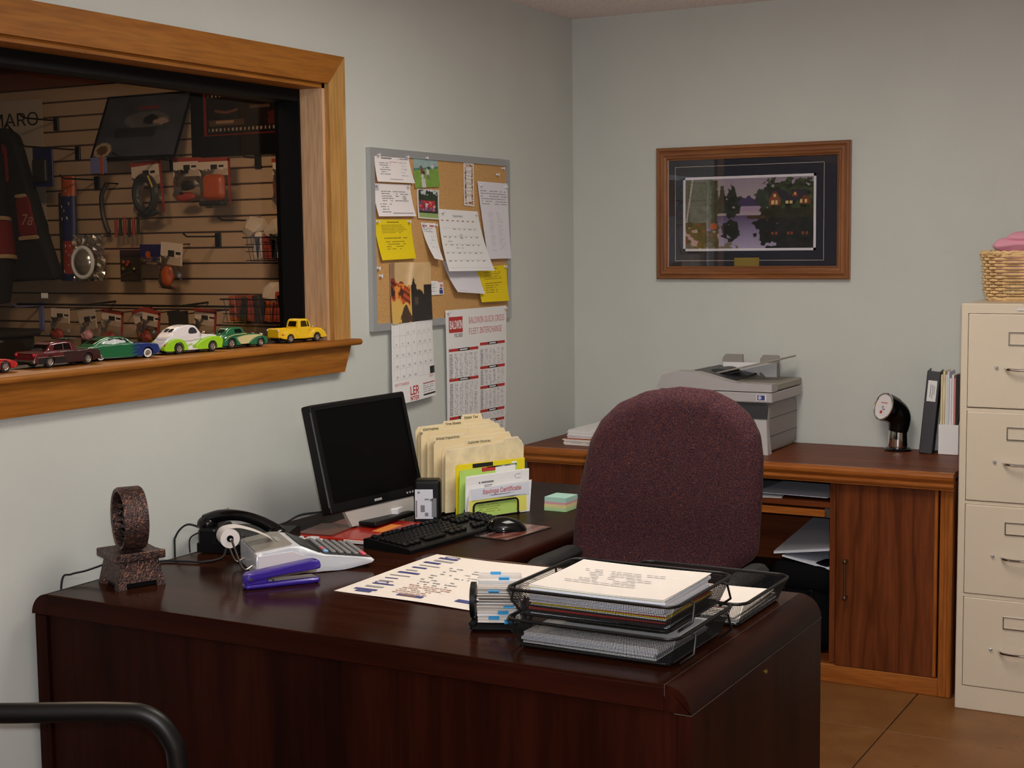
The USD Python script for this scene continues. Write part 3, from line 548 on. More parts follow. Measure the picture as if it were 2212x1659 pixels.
def team(u, v):
    n = meshkit.fbm(np.stack([u * 9, v * 9, 0 * u], -1), 3, 5)[:, None]; c = np.array(lin(45, 62, 40)) * (.5 + n)
    c[(v > .8) & (n[:, 0] > .52)] = lin(200, 205, 210); c[v < .22] = np.array(lin(150, 175, 110)); c[(v < .26) & (v > .2)] = lin(40, 45, 30)
    k = meshkit.noise(np.stack([u * 16, v * 14, 0 * u], -1), 9); e = (v > .26) & (v < .62) & (u > .08) & (u < .82); c[e & (k > .35)] = lin(190, 45, 60); c[e & (k < .3)] = lin(110, 85, 120); c[e & (k > .72)] = lin(225, 190, 180); c[e & (v < .4) & (k > .55)] = lin(150, 130, 170)
    c[(u < .05) | (u > .95) | (v < .04) | (v > .97)] = lin(225, 220, 215); return c
def photo(name, label, quad, fn, nx=44, ny=60, m='print_gloss', **k):
    t = thing(name, label, 'photograph', (0, 0, 0)); f = on_board(quad, .0135, .006)
    part(t, 'photo_paper', sheet(1, 1, f, 5, 5), 'paper', 60)
    g, u, v = grid(nx, ny, lambda u, v: f(np.stack([u, v, 0 * u + .0006], -1))); part(t, 'photo_print', g, m, color=fn(u, v)); pin(t, f, .5, .96); return t
photo('photograph', 'colour photo of two ball players on a green field', [(-1.220, 1.816), (-1.068, 1.829), (-1.061, 1.725), (-1.217, 1.716)], ball_field)
photo('photograph', 'white bordered photo of a team in red shirts', [(-1.199, 1.715), (-1.059, 1.713), (-1.068, 1.612), (-1.203, 1.616)], team)
pinned('curled_note', 'narrow curled white note with a red heading', 'note', [(-1.179, 1.602), (-1.084, 1.600), (-1.083, 1.472), (-1.142, 1.480)], 'paper', [([(.08, .90, .3, .03), (.55, .90, .3, .035)], 'ink_red'), (text_lines(.08, .74, .85, .88, 3, 9, .8), 'ink_grey'), (text_lines(.35, .3, .9, .68, 4, 10, .4), 'ink_pale')], curl=.03)
mon = []
for r in range(5):
    for c in range(7): mon += [(.06 + c * .125, .16 + r * .13, .035 if (r * 7 + c) % 3 else .06, .012)] if (r, c) not in ((4, 0), (4, 1)) else []
pinned('schedule_sheet', 'large white September calendar sheet over the middle of the board', 'schedule', [(-1.070, 1.649), (-.803, 1.644), (-.744, 1.431), (-1.062, 1.435)], 'paper',
       [(mon, 'ink_grey'), ([(.05 + c * .125, .815, .05, .014) for c in range(7)], 'ink_brown'), ([(.05, .05 + .13 * k, .86, .004) for k in range(6)], 'ink_pale'), (lambda f: word('September', .035, .34, .885, f), 'ink_grey'), (text_lines(.1, .3, .75, .62, 6, 14, .25), 'ink_pale')], curl=.035, x=.0165)
def strip_border(u, v):
    c = np.zeros((len(u), 3)) + np.array(lin(228, 222, 214)); k = meshkit.noise(np.stack([u * 9, v * 40, 0 * u], -1), 4)
    b = ((abs(u - .5) > .28) & (abs(u - .5) < .40) & (abs(v - .5) < .45)) | ((abs(v - .5) > .40) & (abs(v - .5) < .46) & (abs(u - .5) < .4))
    c[b & (k > .5)] = lin(120, 60, 45); c[b & (k < .35)] = lin(200, 150, 120); t = (abs(u - .5) < .24) & (abs(v - .5) < .34) & ((v * 26) % 1 < .16); c[t] = lin(150, 150, 150); return c
t = thing('bookmark', 'narrow white bookmark with a flowered border', 'bookmark', (0, 0, 0)); f = on_board([(-.892, 1.815), (-.822, 1.814), (-.825, 1.661), (-.895, 1.664)], .0135, .002)
part(t, 'card', sheet(1, 1, f, 4, 4), 'paper', 60); g, u, v = grid(24, 90, lambda u, v: f(np.stack([u, v, 0 * u + .0005], -1))); part(t, 'border_print', g, 'print_matte', color=strip_border(u, v))
pinned('typed_page', 'long white typed page at the right edge of the board', 'page', [(-.805, 1.752), (-.584, 1.750), (-.579, 1.473), (-.750, 1.473)], 'paper_lilac',
       [(text_lines(.06, .70, .97, .9, 6, 20, .85, ragged=.1), 'ink_soft'), (text_lines(.25, .1, .45, .62, 22, 21, .6), 'ink_pale'), (text_lines(.55, .12, .8, .62, 20, 22, .6), 'ink_pale')], curl=.010, x=.0187)
pinned('white_page', 'white page hanging below the September sheet', 'page', [(-1.045, 1.47), (-.81, 1.47), (-.794, 1.348), (-.985, 1.361)], 'paper_lilac', [([(.1, .06, .3, .012)], 'ink_pale')], curl=.025, x=.0140, pins=())
pinned('yellow_notice', 'yellow printed notice near the lower right corner of the board', 'notice', [(-.815, 1.443), (-.597, 1.450), (-.602, 1.316), (-.806, 1.318)], 'yellow_paper',
       [(text_lines(.2, .62, .86, .86, 5, 26, .95, ragged=.25), 'ink_olive'), (text_lines(.22, .24, .8, .56, 5, 28, .7), 'ink_olive'), ([(.34, .92, .32, .025)], 'ink_olive')], x=.0187)
pinned('business_card', 'small white business card with a blue and red mark', 'business card', [(-1.128, 1.404), (-1.041, 1.401), (-1.043, 1.355), (-1.130, 1.355)], 'paper', [(text_lines(.08, .2, .5, .85, 5, 30, .8), 'ink_soft'), ([(.68, .06, .26, .30), (.72, .4, .2, .1)], 'ink_blue'), ([(.75, .55, .2, .22), (.6, .92, .38, .08)], 'ink_pink')], curl=.003, pins=())
for i, (y, z) in enumerate(((-.612, 1.805), (-.653, 1.781), (-1.442, 1.453), (-1.430, 1.428))):
    t = thing('push_pin', ('clear push pin in the top right corner of the cork', 'clear push pin left of the one in the top right corner', 'upper clear push pin at the lower left of the cork', 'lower clear push pin at the lower left of the cork')[i], 'push pin', (.0125, y, z))
    part(t, 'head', roty(lathe([(0, 0), (.005, 0), (.003, .004), (.0035, .008), (.006, .010), (0, .012)], 12), 90), 'pin_clear')
# wall calendar hanging over the lower edge of the board
def concert(u, v):
    n = meshkit.fbm(np.stack([u * 7, v * 7, 0 * u], -1), 4, 2); c = np.array(lin(215, 180, 130)) * (.85 + .3 * n[:, None])
    c[v < .55] = np.array(lin(225, 180, 90)); s = np.exp(-((u - .5 - .2 * (v - .9)) / .06) ** 2) * (v > .62); c += s[:, None] * np.array([.25, .22, .2])
    e = (u < .45) & (abs(v - .52 + .28 * (u - .2)) < .16 + .03 * np.sin(u * 30)); k = ((u * 5 + v * 9) % 1 < .45); c[e] = lin(200, 80, 25); c[e & k] = lin(110, 35, 15); c[e & (n > .58)] = lin(235, 150, 60)
    e = (u < .3) & (v < .63) & (v > .45); c[e & (n < .5)] = lin(75, 30, 18)
    sil = ((u > .48) & (v < .50 + .10 * np.sin(u * 14) + .08 * (n - .5))) | ((u > .80) & (v < .62)) | ((abs(u - .55) < .06) & (v < .68 + .06 * np.sin(u * 60))) | (((u - .68) / .14) ** 2 + ((v - .34) / .2) ** 2 < 1)
    h = (abs(u - .62) < .045) & (v > .28) & (v < .42); c[sil] = lin(26, 16, 14); c[h] = lin(80, 62, 50)
    e = (v < .20 + .1 * np.sin(u * 20 + 1)) & (u > .16) & (u < .5) & (n < .55); c[e] = lin(70, 40, 20)
    c[(u < .10) & (v > .45)] *= np.array([.5, .42, .5]); return np.clip(c, 0, 1)
t = thing('wall_calendar', 'wall calendar with a concert photo above the month of September', 'calendar', (0, 0, 0))
f = on_board([(-1.375, 1.470), (-1.127, 1.468), (-1.131, 1.273), (-1.377, 1.268)], .018, .006); part(t, 'picture_page', sheet(1, 1, f, 5, 5), 'paper', 60)
g, u, v = grid(70, 70, lambda u, v: f(np.stack([u, v, 0 * u + .0005], -1))); part(t, 'picture_print', g, 'print_gloss', color=concert(u, v))
f = on_board([(-1.378, 1.270), (-1.128, 1.273), (-1.118, 1.012), (-1.385, 1.000)], .020, .004, .006); part(t, 'month_page', sheet(1, 1, f, 9, 9), 'paper', 60)
L = [(.04, .30 + .135 * k, .93, .003) for k in range(6)] + [(.04 + .133 * k, .30, .003, .67) for k in range(8)]
part(t, 'month_grid', rects(L, f), 'ink_pale', False)
ds = []
for d in range(1, 31):
    r, c = divmod(d + 1, 7)
    ds.append(word(str(d), .026, .04 + .133 * c + .05, .92 - .135 * r - .06, f, w=.022 * len(str(d))))
for q in ds: part(t, 'day_number', q, 'ink_grey', False)
part(t, 'month_name', cat([word('SEPTEMBER', .034, .05, .225, f, w=.30), word('2009', .034, .85, .255, f, w=.11)]), 'ink_pink', False)
part(t, 'advert_text', cat([word('LER', .105, .375, .085, f, w=.19, bold=True), word('NTER', .05, .375, .015, f, w=.19, bold=True)]), 'ink_red', False)
part(t, 'advert_block', rects([(.88, .30, .12, .095), (.68, .035, .31, .02)], f), 'ink_black', False)
part(t, 'advert_lines', rects(text_lines(.68, .07, .98, .2, 5, 40, .8), f), 'ink_soft', False); part(t, 'advert_heading', rects([(.68, .185, .3, .012)], f), 'ink_red', False)
# parts chart
t = thing('parts_chart', 'tall white quick cross parts chart with red and black bars', 'chart', (0, 0, 0))
A = [(-1.038, 1.299), (-.605, 1.298), (-.607, .735), (-1.022, .745)]; f = on_board(A, .0185, -.012, .004)
part(t, 'chart_sheet', sheet(1, 1, f, 9, 13), 'paper', 60)
part(t, 'heading', cat([word('BALDWIN QUICK CROSS', .040, .355, .905, f, w=.61), word('FLEET INTERCHANGE', .040, .355, .835, f, w=.56)]), 'ink_pink', False)
part(t, 'logo_block', rects([(.045, .855, .21, .10)], f, .0005), 'ink_red', False); part(t, 'logo_word', cat([word('BALDWIN', .05, .055, .88, f, .0012, w=.19, bold=True)]), 'paper', False); part(t, 'logo_foot', word('FILTERS', .022, .13, .825, f, w=.12), 'ink_black', False)
cols, bars, blks, dots, names = ((.035, .50), (.53, .97)), [], [], [], []
for ci, (xa, xb) in enumerate(cols):
    for y in ((.735, .545, .30, .195) if ci == 0 else (.755, .60, .47, .315, .245)):
        bars += [(xa, y, (xb - xa) * .32, .018), (xa + (xb - xa) * .68, y, (xb - xa) * .32, .018)]; blks.append((xa + (xb - xa) * .3, y, (xb - xa) * .4, .018)); names.append((xa + (xb - xa) * .36, y + .005, (xb - xa) * .26, .008))
    for c in range(6):
        w = (xb - xa) / 6; dots += [q for q in text_lines(xa + c * w + .006, .0, xa + (c + 1) * w - .018, .73, 74, 60 + c + 10 * ci, .95 if c == 0 else .42, .5, .2)]
bars_z = bars
dots = [d for d in dots if not any(b[1] - .012 < d[1] < b[1] + .02 and abs(d[0] - b[0]) < .46 and (d[0] < .515) == (b[0] < .515) for b in bars)]
for q in bars: part(t, 'red_bar', rects([q], f, .0004), 'ink_red', False)
for q in blks: part(t, 'black_bar', rects([q], f, .0004), 'ink_black', False)
part(t, 'bar_names', rects(names, f, .0007), 'paper', False)
part(t, 'number_columns', rects(dots, f, .0004, 1), 'ink_grey', False, kind='stuff')
pin(t, f, .03, .985); pin(t, f, .97, .985)

# ---------------------------------------------------------------- framed picture on the back wall
PX0, PX1, PZ0, PZ1 = .375, 1.148, 1.3815, 1.893
t = thing('framed_picture', 'oak framed lake cottage print with a dark double mat and brass plate', 'framed picture', ((PX0 + PX1) / 2, -.001, (PZ0 + PZ1) / 2))
W2, H2, FW = (PX1 - PX0) / 2, (PZ1 - PZ0) / 2, .050
prof = [(0, 0), (0, .020), (.004, .024), (.012, .024), (.015, .021), (.022, .026), (.030, .026), (.034, .022), (.042, .020), (.046, .014), (FW, .012), (FW, 0)]
def mitre_bar(L, hh):
    """moulding of length L along x whose outer edge is at z = hh, mitred inwards"""
    k = len(prof); V = []
    for s in (-1, 1):
        for a, b in prof: V.append((s * (L - a), -b, hh - a))
    F = []
    for i in range(k):
        j = (i + 1) % k; F += [(i, j, k + j), (i, k + j, k + i)]
    m = ext(Polygon(prof), 1); caps = [f for f in m.faces if abs(m.vertices[f][:, 2]).max() < 1e-9]
    P2 = [tuple(np.round(q, 6)) for q in prof]
    for f_ in caps:
        ids = [P2.index(tuple(np.round(m.vertices[q][:2], 6))) for q in f_]; F += [tuple(ids), tuple(k + q for q in ids[::-1])]
    g = trimesh.Trimesh(V, F, process=False); g.fix_normals(); return g
part(t, 'frame_rail', mitre_bar(W2, H2), 'frame_oak_x', 25); part(t, 'frame_rail', roty(mitre_bar(W2, H2), 180), 'frame_oak_x', 25)
part(t, 'frame_stile', roty(mitre_bar(H2, W2), 90), 'frame_oak_z', 25); part(t, 'frame_stile', roty(mitre_bar(H2, W2), -90), 'frame_oak_z', 25)
iw, ih = W2 - FW, H2 - FW
part(t, 'mat_board', bx(-iw - .01, -.006, -ih - .01, iw + .01, -.001, ih + .01), 'mat_navy', False)
# print inside the mat: u 0..1 across the picture
x0, x1, z0, z1 = -.278, .255, -.147, .139
def fr_rect(a, b, c, d, w, y): return cat([bx(a, y - .0006, c, b, y, c + w), bx(a, y - .0006, d - w, b, y, d), bx(a, y - .0006, c, a + w, y, d), bx(b - w, y - .0006, c, b, y, d)])
part(t, 'mat_line', fr_rect(-.312, .286, -.185, .181, .0022, -.0065), 'line_tan', False)
part(t, 'mat_bevel', fr_rect(x0, x1, z0, z1, .0095, -.0066), 'mat_white', False)
def lake(u, v):
    P = np.stack([u * 10, v * 6, 0 * u], -1); n = meshkit.fbm(P, 5, 4); n2 = meshkit.fbm(P * 2.6, 4, 9); k = n[:, None]
    mix = lambda a, b, t: np.array(lin(*a)) * (1 - t[:, None]) + np.array(lin(*b)) * t[:, None]
    c = mix((178, 160, 160), (152, 136, 150), np.clip((v - .6) / .4, 0, 1))
    hz = .47; wz = v < hz; c[wz] = mix((178, 164, 190), (92, 74, 108), np.clip(v / hz, 0, 1))[wz]
    mist = np.exp(-((v - .56) / .05) ** 2) * np.exp(-((u - .5) / .2) ** 2); c = c * (1 - .6 * mist[:, None]) + np.array(lin(150, 112, 160)) * .6 * mist[:, None]
    far = (v > .60) & (v < .72 + .10 * (n2 - .5) + .02 * np.sin(u * 90)) & (u > .38) & (u < .62); c[far] = np.array(lin(72, 56, 92))
    def trees(m, col, sd): c[m] = (np.array(lin(*col)) * (.35 + 1.3 * n2[:, None]))[m]
    w = (n - .5) * .16
    q = meshkit.fbm(np.stack([u * 26, v * 17, 0 * u + 5], -1), 4, 21); Q = (q - .5) * 3.2; trees((((u - .37) / .062) ** 2 + ((v - .64) / .22) ** 2 + Q < 1), (46, 50, 38), 1); trees((abs(u - .295) < .022 * (1.05 - v) * 4 + w * .2) & (v > .5) & (v < .9), (52, 54, 44), 1)
    trees((((u - .36) / .06) ** 2 + ((v - .30) / .17) ** 2 + Q < 1), (40, 42, 34), 1)
    q = meshkit.fbm(np.stack([u * 26, v * 17, 0 * u + 5], -1), 4, 21)
    lf = (u < .245 + w * .8 + .03 * (q - .5)) & (v > .30); c[lf] = (np.array(lin(112, 110, 92)) * (.55 + .9 * q[:, None]))[lf]; lf &= (v > .62) & (q > .5); c[lf] = (np.array(lin(92, 98, 72)) * (.5 + q[:, None]))[lf]
    trees((abs(u - .235 + .05 * (q - .5)) < .028) & (v > .25) & (v < .98), (70, 72, 50), 1)
    rt = (u > .62 + .10 * Q + .08 * np.clip(v - .8, 0, 1)) & (v > .52) & (v < .97 + .12 * Q); c[rt] = (np.array(lin(62, 68, 42)) * (.12 + 1.5 * np.clip(q - .28, 0, 1) * 2)[:, None])[rt]
    trees((((u - .62) / .06) ** 2 + ((v - .70) / .15) ** 2 + Q < 1), (58, 66, 54), 1)
    trees((u > .60 + .4 * w) & (v < .56) & (v > .40), (48, 46, 28), 1)
    rb_ = (((u - .64) / .09) ** 2 + ((v - .24) / .20) ** 2 + Q < 1) | (u > .68 + .06 * Q) & (v < .43); c[rb_] = (np.array(lin(40, 40, 38)) * (.3 + 1.2 * q[:, None]))[rb_]
    trees((abs(v - .44 - .02 * (q - .5)) < .022) & (u > .49) & (u < .66), (72, 54, 36), 1)
    e = (u > .66) & (u < .96) & (abs(v - .74) < .075); c[e & (n2 > .3)] = lin(50, 46, 58)
    for x, z, a, b, q in ((.705, .70, .034, .10, (120, 66, 40)), (.86, .76, .016, .035, (150, 72, 36)), (.935, .68, .03, .06, (120, 64, 34))):
        e = (abs(u - x) < a * np.clip(1.2 - (v - z) / b * .8, 0, 1.3)) & (abs(v - z) < b); c[e] = (np.array(lin(*q)) * (.5 + k))[e]
    for x, z, a, b in ((.69, .645, .010, .03), (.718, .645, .010, .03), (.705, .74, .008, .02), (.80, .645, .012, .018), (.83, .645, .012, .018), (.86, .76, .007, .016), (.905, .66, .008, .025), (.94, .66, .009, .025)):
        e = (abs(u - x) < a) & (abs(v - z) < b); c[e] = lin(225, 190, 130)
    for x in (.69, .72, .81, .835, .92, .95): e = (abs(u - x) < .009) & (abs(v - .21) < .02); c[e] = lin(140, 70, 40)
    b = (abs(u - .01 - .08 * (v - .4)) < .006) & (v > .05) | (abs(u - .045 - .09 * (v - .85)) < .005) & (v > .78); c[b] = lin(190, 170, 165)
    fl = (u < .27 - .1 * (v > .25)) & (v < .36 + w); c[fl] = (np.array(lin(98, 84, 52)) * (.4 + 1.1 * n2[:, None]))[fl]; k3 = meshkit.noise(np.stack([u * 34, v * 20, 0 * u], -1), 3)
    c[fl & (k3 > .76)] = lin(196, 160, 160); c[fl & (k3 < .16)] = lin(150, 80, 36); e = ((u - .225) / .032) ** 2 + ((v - .32) / .05) ** 2 < 1; c[e] = lin(176, 84, 44)
    e = (u < .42) & (v < .06 + .03 * np.sin(u * 40)) & (n2 > .45); c[e] = lin(120, 110, 90); return np.clip(c * .92, 0, 1)
gw, gz = .0095, .0
g, u, v = grid(230, 125, lambda u, v: np.stack([x0 + gw + u * (x1 - x0 - 2 * gw), 0 * u - .0064, z0 + gw + v * (z1 - z0 - 2 * gw)], -1)); part(t, 'lake_print', g, 'print_matte', color=lake(u, v))
part(t, 'brass_plate', cb(-.067, -.0085, -.206, .034, -.0066, -.173, .001), 'gold_plate', False)
part(t, 'glass_pane', bx(-iw - .002, -.0115, -ih - .002, iw + .002, -.0095, ih + .002), 'picture_glass', False)

# ---------------------------------------------------------------- oak computer credenza along the back wall
KZ = .762; KX0, KX1 = .035, 1.652
cr_ = thing('credenza', 'oak computer credenza with a moulded top along the back wall', 'credenza', (0, 0, 0))
cr = cr_
TY0 = -.555
part(cr, 'top', cb(KX0, TY0 + .03, KZ - .022, KX1 - .004, -.02, KZ, .001), 'oak_x', False)
mold = [(0, KZ - .058), (0, KZ), (-.022, KZ), (-.029, KZ - .004), (-.032, KZ - .012), (-.031, KZ - .022), (-.026, KZ - .029), (-.020, KZ - .031), (-.020, KZ - .034), (-.026, KZ - .037), (-.027, KZ - .044), (-.024, KZ - .050), (-.018, KZ - .053), (-.018, KZ - .058)]
part(cr, 'top_moulding', mv(ext_yz(mold, KX0, KX1), 0, TY0 + .032, 0), 'oak_edge_x', 20)
part(cr, 'end_panel', cb(KX0 + .01, -.50, 0, KX0 + .035, -.025, KZ - .04, .001), 'oak_z', False)
part(cr, 'end_panel', cb(1.612, -.50, 0, 1.640, -.025, KZ - .04, .001), 'oak_z', False)
part(cr, 'back_panel', cb(KX0 + .035, -.05, .04, 1.612, -.03, KZ - .04, .001), 'oak_x', False)
part(cr, 'bottom_panel', cb(KX0 + .035, -.49, .045, 1.612, -.05, .065, .001), 'oak_x', False)
part(cr, 'plinth', cb(KX0 + .01, -.512, 0, 1.602, -.49, .062, .002), 'oak_edge_x', False)
part(cr, 'corner_stile', cat([cb(1.602, -.515, 0, 1.645, -.485, KZ - .058, .003), cb(1.617, -.5185, .002, 1.630, -.513, KZ - .06, .002)]), 'oak_edge_z', 20)
part(cr, 'apron_panel', cb(.065, -.525, .622, .62, -.505, KZ - .056, .002), 'oak_z', False)
part(cr, 'pedestal_front', cb(.065, -.512, .065, .50, -.495, .60, .002), 'oak_z', False)
part(cr, 'pedestal_side', cb(.50, -.50, .065, .52, -.05, .62, .001), 'oak_z', False)
part(cr, 'partition', cb(1.225, -.495, .065, 1.245, -.05, KZ - .058, .001), 'oak_z', False)
d = part(cr, 'door', cb(1.250, -.513, .062, 1.597, -.493, .704, .003), 'oak_door', 30)
part(d, 'door_edge', cb(1.584, -.5165, .066, 1.596, -.512, .70, .002), 'oak_edge_z', False)
part(d, 'handle', cat([tube([(1.291, -.538, .312), (1.291, -.538, .430)], .0042, 8), tube([(1.291, -.513, .308), (1.291, -.538, .308)], .006, 8), tube([(1.291, -.513, .434), (1.291, -.538, .434)], .006, 8), mv(trimesh.creation.icosphere(2, .0085), 1.291, -.538, .308), mv(trimesh.creation.icosphere(2, .0085), 1.291, -.538, .434)]), 'bronze_pull')
part(cr, 'shelf', cb(.52, -.495, .607, 1.225, -.06, .626, .002), 'oak_x', False)
part(cr, 'keyboard_tray', cat([cb(.53, -.505, .577, 1.212, -.10, .597, .002), cb(.53, -.512, .577, 1.212, -.50, .602, .002)]), 'oak_edge_x', False)
part(cr, 'tray_rail', cb(1.205, -.49, .572, 1.224, -.10, .610, .001), 'dark_grey', False)

def page_stack(parent, name, m, x0, y0, x1, y1, z0, n, seed, dz=.0035, spread=.006):
    r = np.random.default_rng(seed)
    part(parent, name, cat([rotz(bx(x0, y0, z0 + i * dz, x1, y1, z0 + (i + 1) * dz - .0003), float(r.uniform(-1, 1)), ((x0 + x1) / 2, (y0 + y1) / 2, 0)).apply_translation((*r.uniform(-spread, spread, 2), 0)) for i in range(n)]), m, False)
t = thing('paper_ream', 'thick stack of white paper on the left end of the credenza', 'paper stack', (.275, -.295, KZ), 0)
page_stack(t, 'lower_sheets', 'paper_warm', -.105, -.145, .105, .145, .001, 6, 1); part(t, 'cover_sheet', bx(-.10, -.14, .0225, .10, .14, .0245), 'shop_orange', False)
page_stack(t, 'upper_sheets', 'paper', -.095, -.13, .115, .14, .025, 9, 2, spread=.003)
for q_ in ((-.07, -.1465, .05, .003), (-.01, -.1465, .03, .003)): part(t, 'printed_text', rects([q_], lambda p: np.stack([p[:, 0], p[:, 1] - p[:, 2] * 10, p[:, 2] * 0 + .012], -1)), 'ink_blue', False)

# ---------------------------------------------------------------- office printer
p = thing('office_printer', 'grey all in one office printer with paper in its rear tray', 'printer', (.77, -.205, KZ), 0)
px0, px1, py0, py1 = -.235, .185, -.15, .185
part(p, 'lower_body', soft(cb(px0, py0, 0, px1, py1, .184, .006), .04, 1), 'printer_side', 30)
part(p, 'output_slot', cut(bx(px0 + .02, py0 - .004, .126, px1 - .004, py0 + .01, .182), bx(px0 + .03, py0 - .1, .132, px1 - .012, py0 - .001, .176)), 'printer_dark', False)
part(p, 'front_panel', hull([(px0 + .01, py0 + .01, .122), (px1 - .006, py0 + .01, .122), (px0 + .01, py0 - .006, .122), (px1 - .006, py0 - .006, .122), (px0 + .01, py0 - .034, 0), (px1 + .010, py0 - .034, 0), (px0 + .01, py0 + .01, 0), (px1 + .010, py0 + .01, 0)]), 'printer_grey', False)
part(p, 'scanner_body', cb(px0 - .008, py0 - .012, .184, px1 + .016, py1, .221, .004), 'printer_grey', False)
lid = [(px0 - .012, .224), (px1 + .016, .224), (px1 + .016, .252), (.06, .253), (.02, .260), (-.03, .273), (-.09, .287), (-.17, .290), (-.225, .272), (-.243, .235)]
def lidz(y): return 0
part(p, 'feeder_lid', ext_xz(lid, py0 - .012, py0 + .05), 'printer_grey', 30)
part(p, 'scanner_lid', cat([cb(-.03, py0 + .05, .224, px1 + .016, py1, .250, .004), ext_xz([(-.243, .224), (.03, .224), (.03, .252), (-.02, .262), (-.10, .276), (-.17, .280), (-.23, .262)], py0 + .05, py1)]), 'printer_top', 30)
part(p, 'feeder_well', ext_xz([(-.12, .283), (-.02, .266), (.03, .256), (.03, .262), (-.02, .272), (-.12, .290)], py0 + .055, py1 - .02), 'printer_dark', False)
part(p, 'feed_roller', mv(sc(cyly(.035, .12), 1.2, 1, .55), -.055, -.02, .272), 'printer_dark')
part(p, 'document_tray', roty(cb(0, -.05, 0, .305, .13, .006, .002), -13.5).apply_translation((-.10, .0, .262)), 'printer_top', False)
for xa, xb in ((-.106, -.02), (.045, .124)):
    part(p, 'rear_support', ext_xz([(xa, .20), (xb, .20), (xb - .003, .330), (xb - .012 if xa > 0 else xb, .333), (xa + .014, .333), (xa + .002, .318)], py1 - .035, py1 - .025), 'printer_side', False)
part(p, 'loaded_paper', cut(bx(-.10, py1 - .042, .20, .115, py1 - .037, .303), mv(sc(cyly(.05, 1, 20), .9, 1, 1.4), .04, -.4, .20)), 'paper', False)
part(p, 'badge', bx(px1 - .042, py0 - .0135, .192, px1 - .004, py0 - .012, .214), 'mat_white', False)
part(p, 'badge_mark', bx(px1 - .038, py0 - .0142, .195, px1 - .010, py0 - .0134, .212), 'ink_blue', False)
part(p, 'badge_disc', mv(cyly(.0065, .0006, 16), px1 - .029, py0 - .0148, .2035), 'paper_blue', False); part(p, 'badge_letters', word('hp', .0055, px1 - .0335, .2015, lambda q: np.stack([q[:, 0] , py0 - .0149 - q[:, 2], q[:, 1]], -1), w=.009), 'ink_blue', False)
part(p, 'side_seam', cat([bx(px1 - .001, py0 + .02, z, px1 + .0015, py1 - .01, z + .002) for z in (.06, .125)]), 'printer_dark', False)

# ---------------------------------------------------------------- chrome exhaust elbow lamp / clock, binder, magazine file
t = thing('exhaust_trophy', 'black chrome exhaust pipe elbow trophy with a round dial', 'trophy', (1.35, -.075, KZ))
part(t, 'foot', lathe([(0, 0), (.048, 0), (.05, .004), (.046, .009), (.036, .012), (0, .012)], 36), 'black_gloss')
part(t, 'pipe', mv(lathe([(.033, .01), (.036, .02), (.034, .06), (.033, .085), (.030, .085), (.030, .01)], 32), 0, 0, 0), 'chrome')
P_ = spline([(0, 0, .07), (.004, 0, .105), (.0, -.006, .13), (-.018, -.022, .15), (-.035, -.038, .163)], 6)
part(t, 'elbow', tube(P_, np.interp(np.arange(len(P_)), [0, 8, 14, len(P_) - 1], [.034, .042, .046, .049]), 28), 'black_gloss')
dr = np.array((-.55, -.72, .28)); dr /= np.linalg.norm(dr); R_ = trimesh.geometry.align_vectors((0, 0, 1), dr)
def aim(m, c): m = m.copy(); m.apply_transform(R_); m.apply_translation(c); return m
C_ = np.array((-.030, -.035, .158))
part(t, 'collar', aim(lathe([(.030, -.03), (.046, -.03), (.051, 0), (.052, .02), (.048, .022), (.045, .018), (.03, .016)], 40), C_), 'black_gloss')
part(t, 'rim', aim(tube([(.0485 * cos(a), .0485 * sin(a), .02) for a in np.linspace(0, 2 * pi, 40, endpoint=False)], .004, 8, True), C_), 'chrome')
dl = part(t, 'dial', aim(lathe([(0, .016), (.046, .016), (.046, .019), (0, .019)], 40), C_), 'paper_pink')
ex = np.cross((0, 0, 1), dr); ex /= np.linalg.norm(ex); ey = np.cross(dr, ex)
dial = lambda q: C_ + dr * .0194 + q[:, :1] * ex + q[:, 1:2] * ey + q[:, 2:3] * dr
part(dl, 'printed_text', rects([(-.018, .012, .036, .004)], dial), 'ink_pink', False); part(dl, 'printed_mark', rects([(-.004, -.012, .016, .004), (-.008, -.004, .010, .005)], dial), 'ink_grey', False); part(dl, 'printed_spot', rects([(-.012, -.026, .012, .010)], dial), 'ink_red', False)
t = thing('ring_binder', 'black ring binder with a white spine label leaning at an angle', 'binder', (1.462, -.125, KZ), 8)
sp = lambda m: roty(m, 5)
part(t, 'spine', sp(rb(-.024, -.004, .001, .022, .004, .298, .003, 8)), 'binder_grey'); part(t, 'cover', sp(cb(-.024, 0, .001, -.020, .115, .298, .001)), 'black_plastic', False); part(t, 'cover', sp(cb(.018, 0, .001, .022, .115, .298, .001)), 'black_plastic', False)
part(t, 'pages', sp(cb(-.012, .006, .004, .012, .11, .285, .001)), 'paper', False)
lb = part(t, 'spine_label', sp(bx(-.017, -.0052, .190, .014, -.0042, .265)), 'paper', False)
part(lb, 'handwriting', sp(rects([(-.008, .205, .003, .045), (-.001, .20, .0025, .05), (.005, .215, .0025, .03)], lambda q: np.stack([q[:, 0], -.0053 - q[:, 2], q[:, 1]], -1))), 'ink_soft', False)
t = thing('magazine_file', 'white magazine file beside the filing cabinet', 'magazine file', (1.54, -.12, KZ))
part(t, 'holder', cut(cb(-.036, 0, .001, .034, .115, .26, .001), bx(-.033, .003, .004, .031, .112, .5), ext_yz([(-.1, .108), (.02, .108), (.112, .27), (.112, .5), (-.1, .5)], -1, 1)), 'paper', False)
mc = ('manila', 'manila_worn', 'paper_warm', 'paper_blue', 'paper', 'paper_pink', 'ink_pink', 'shop_dark')
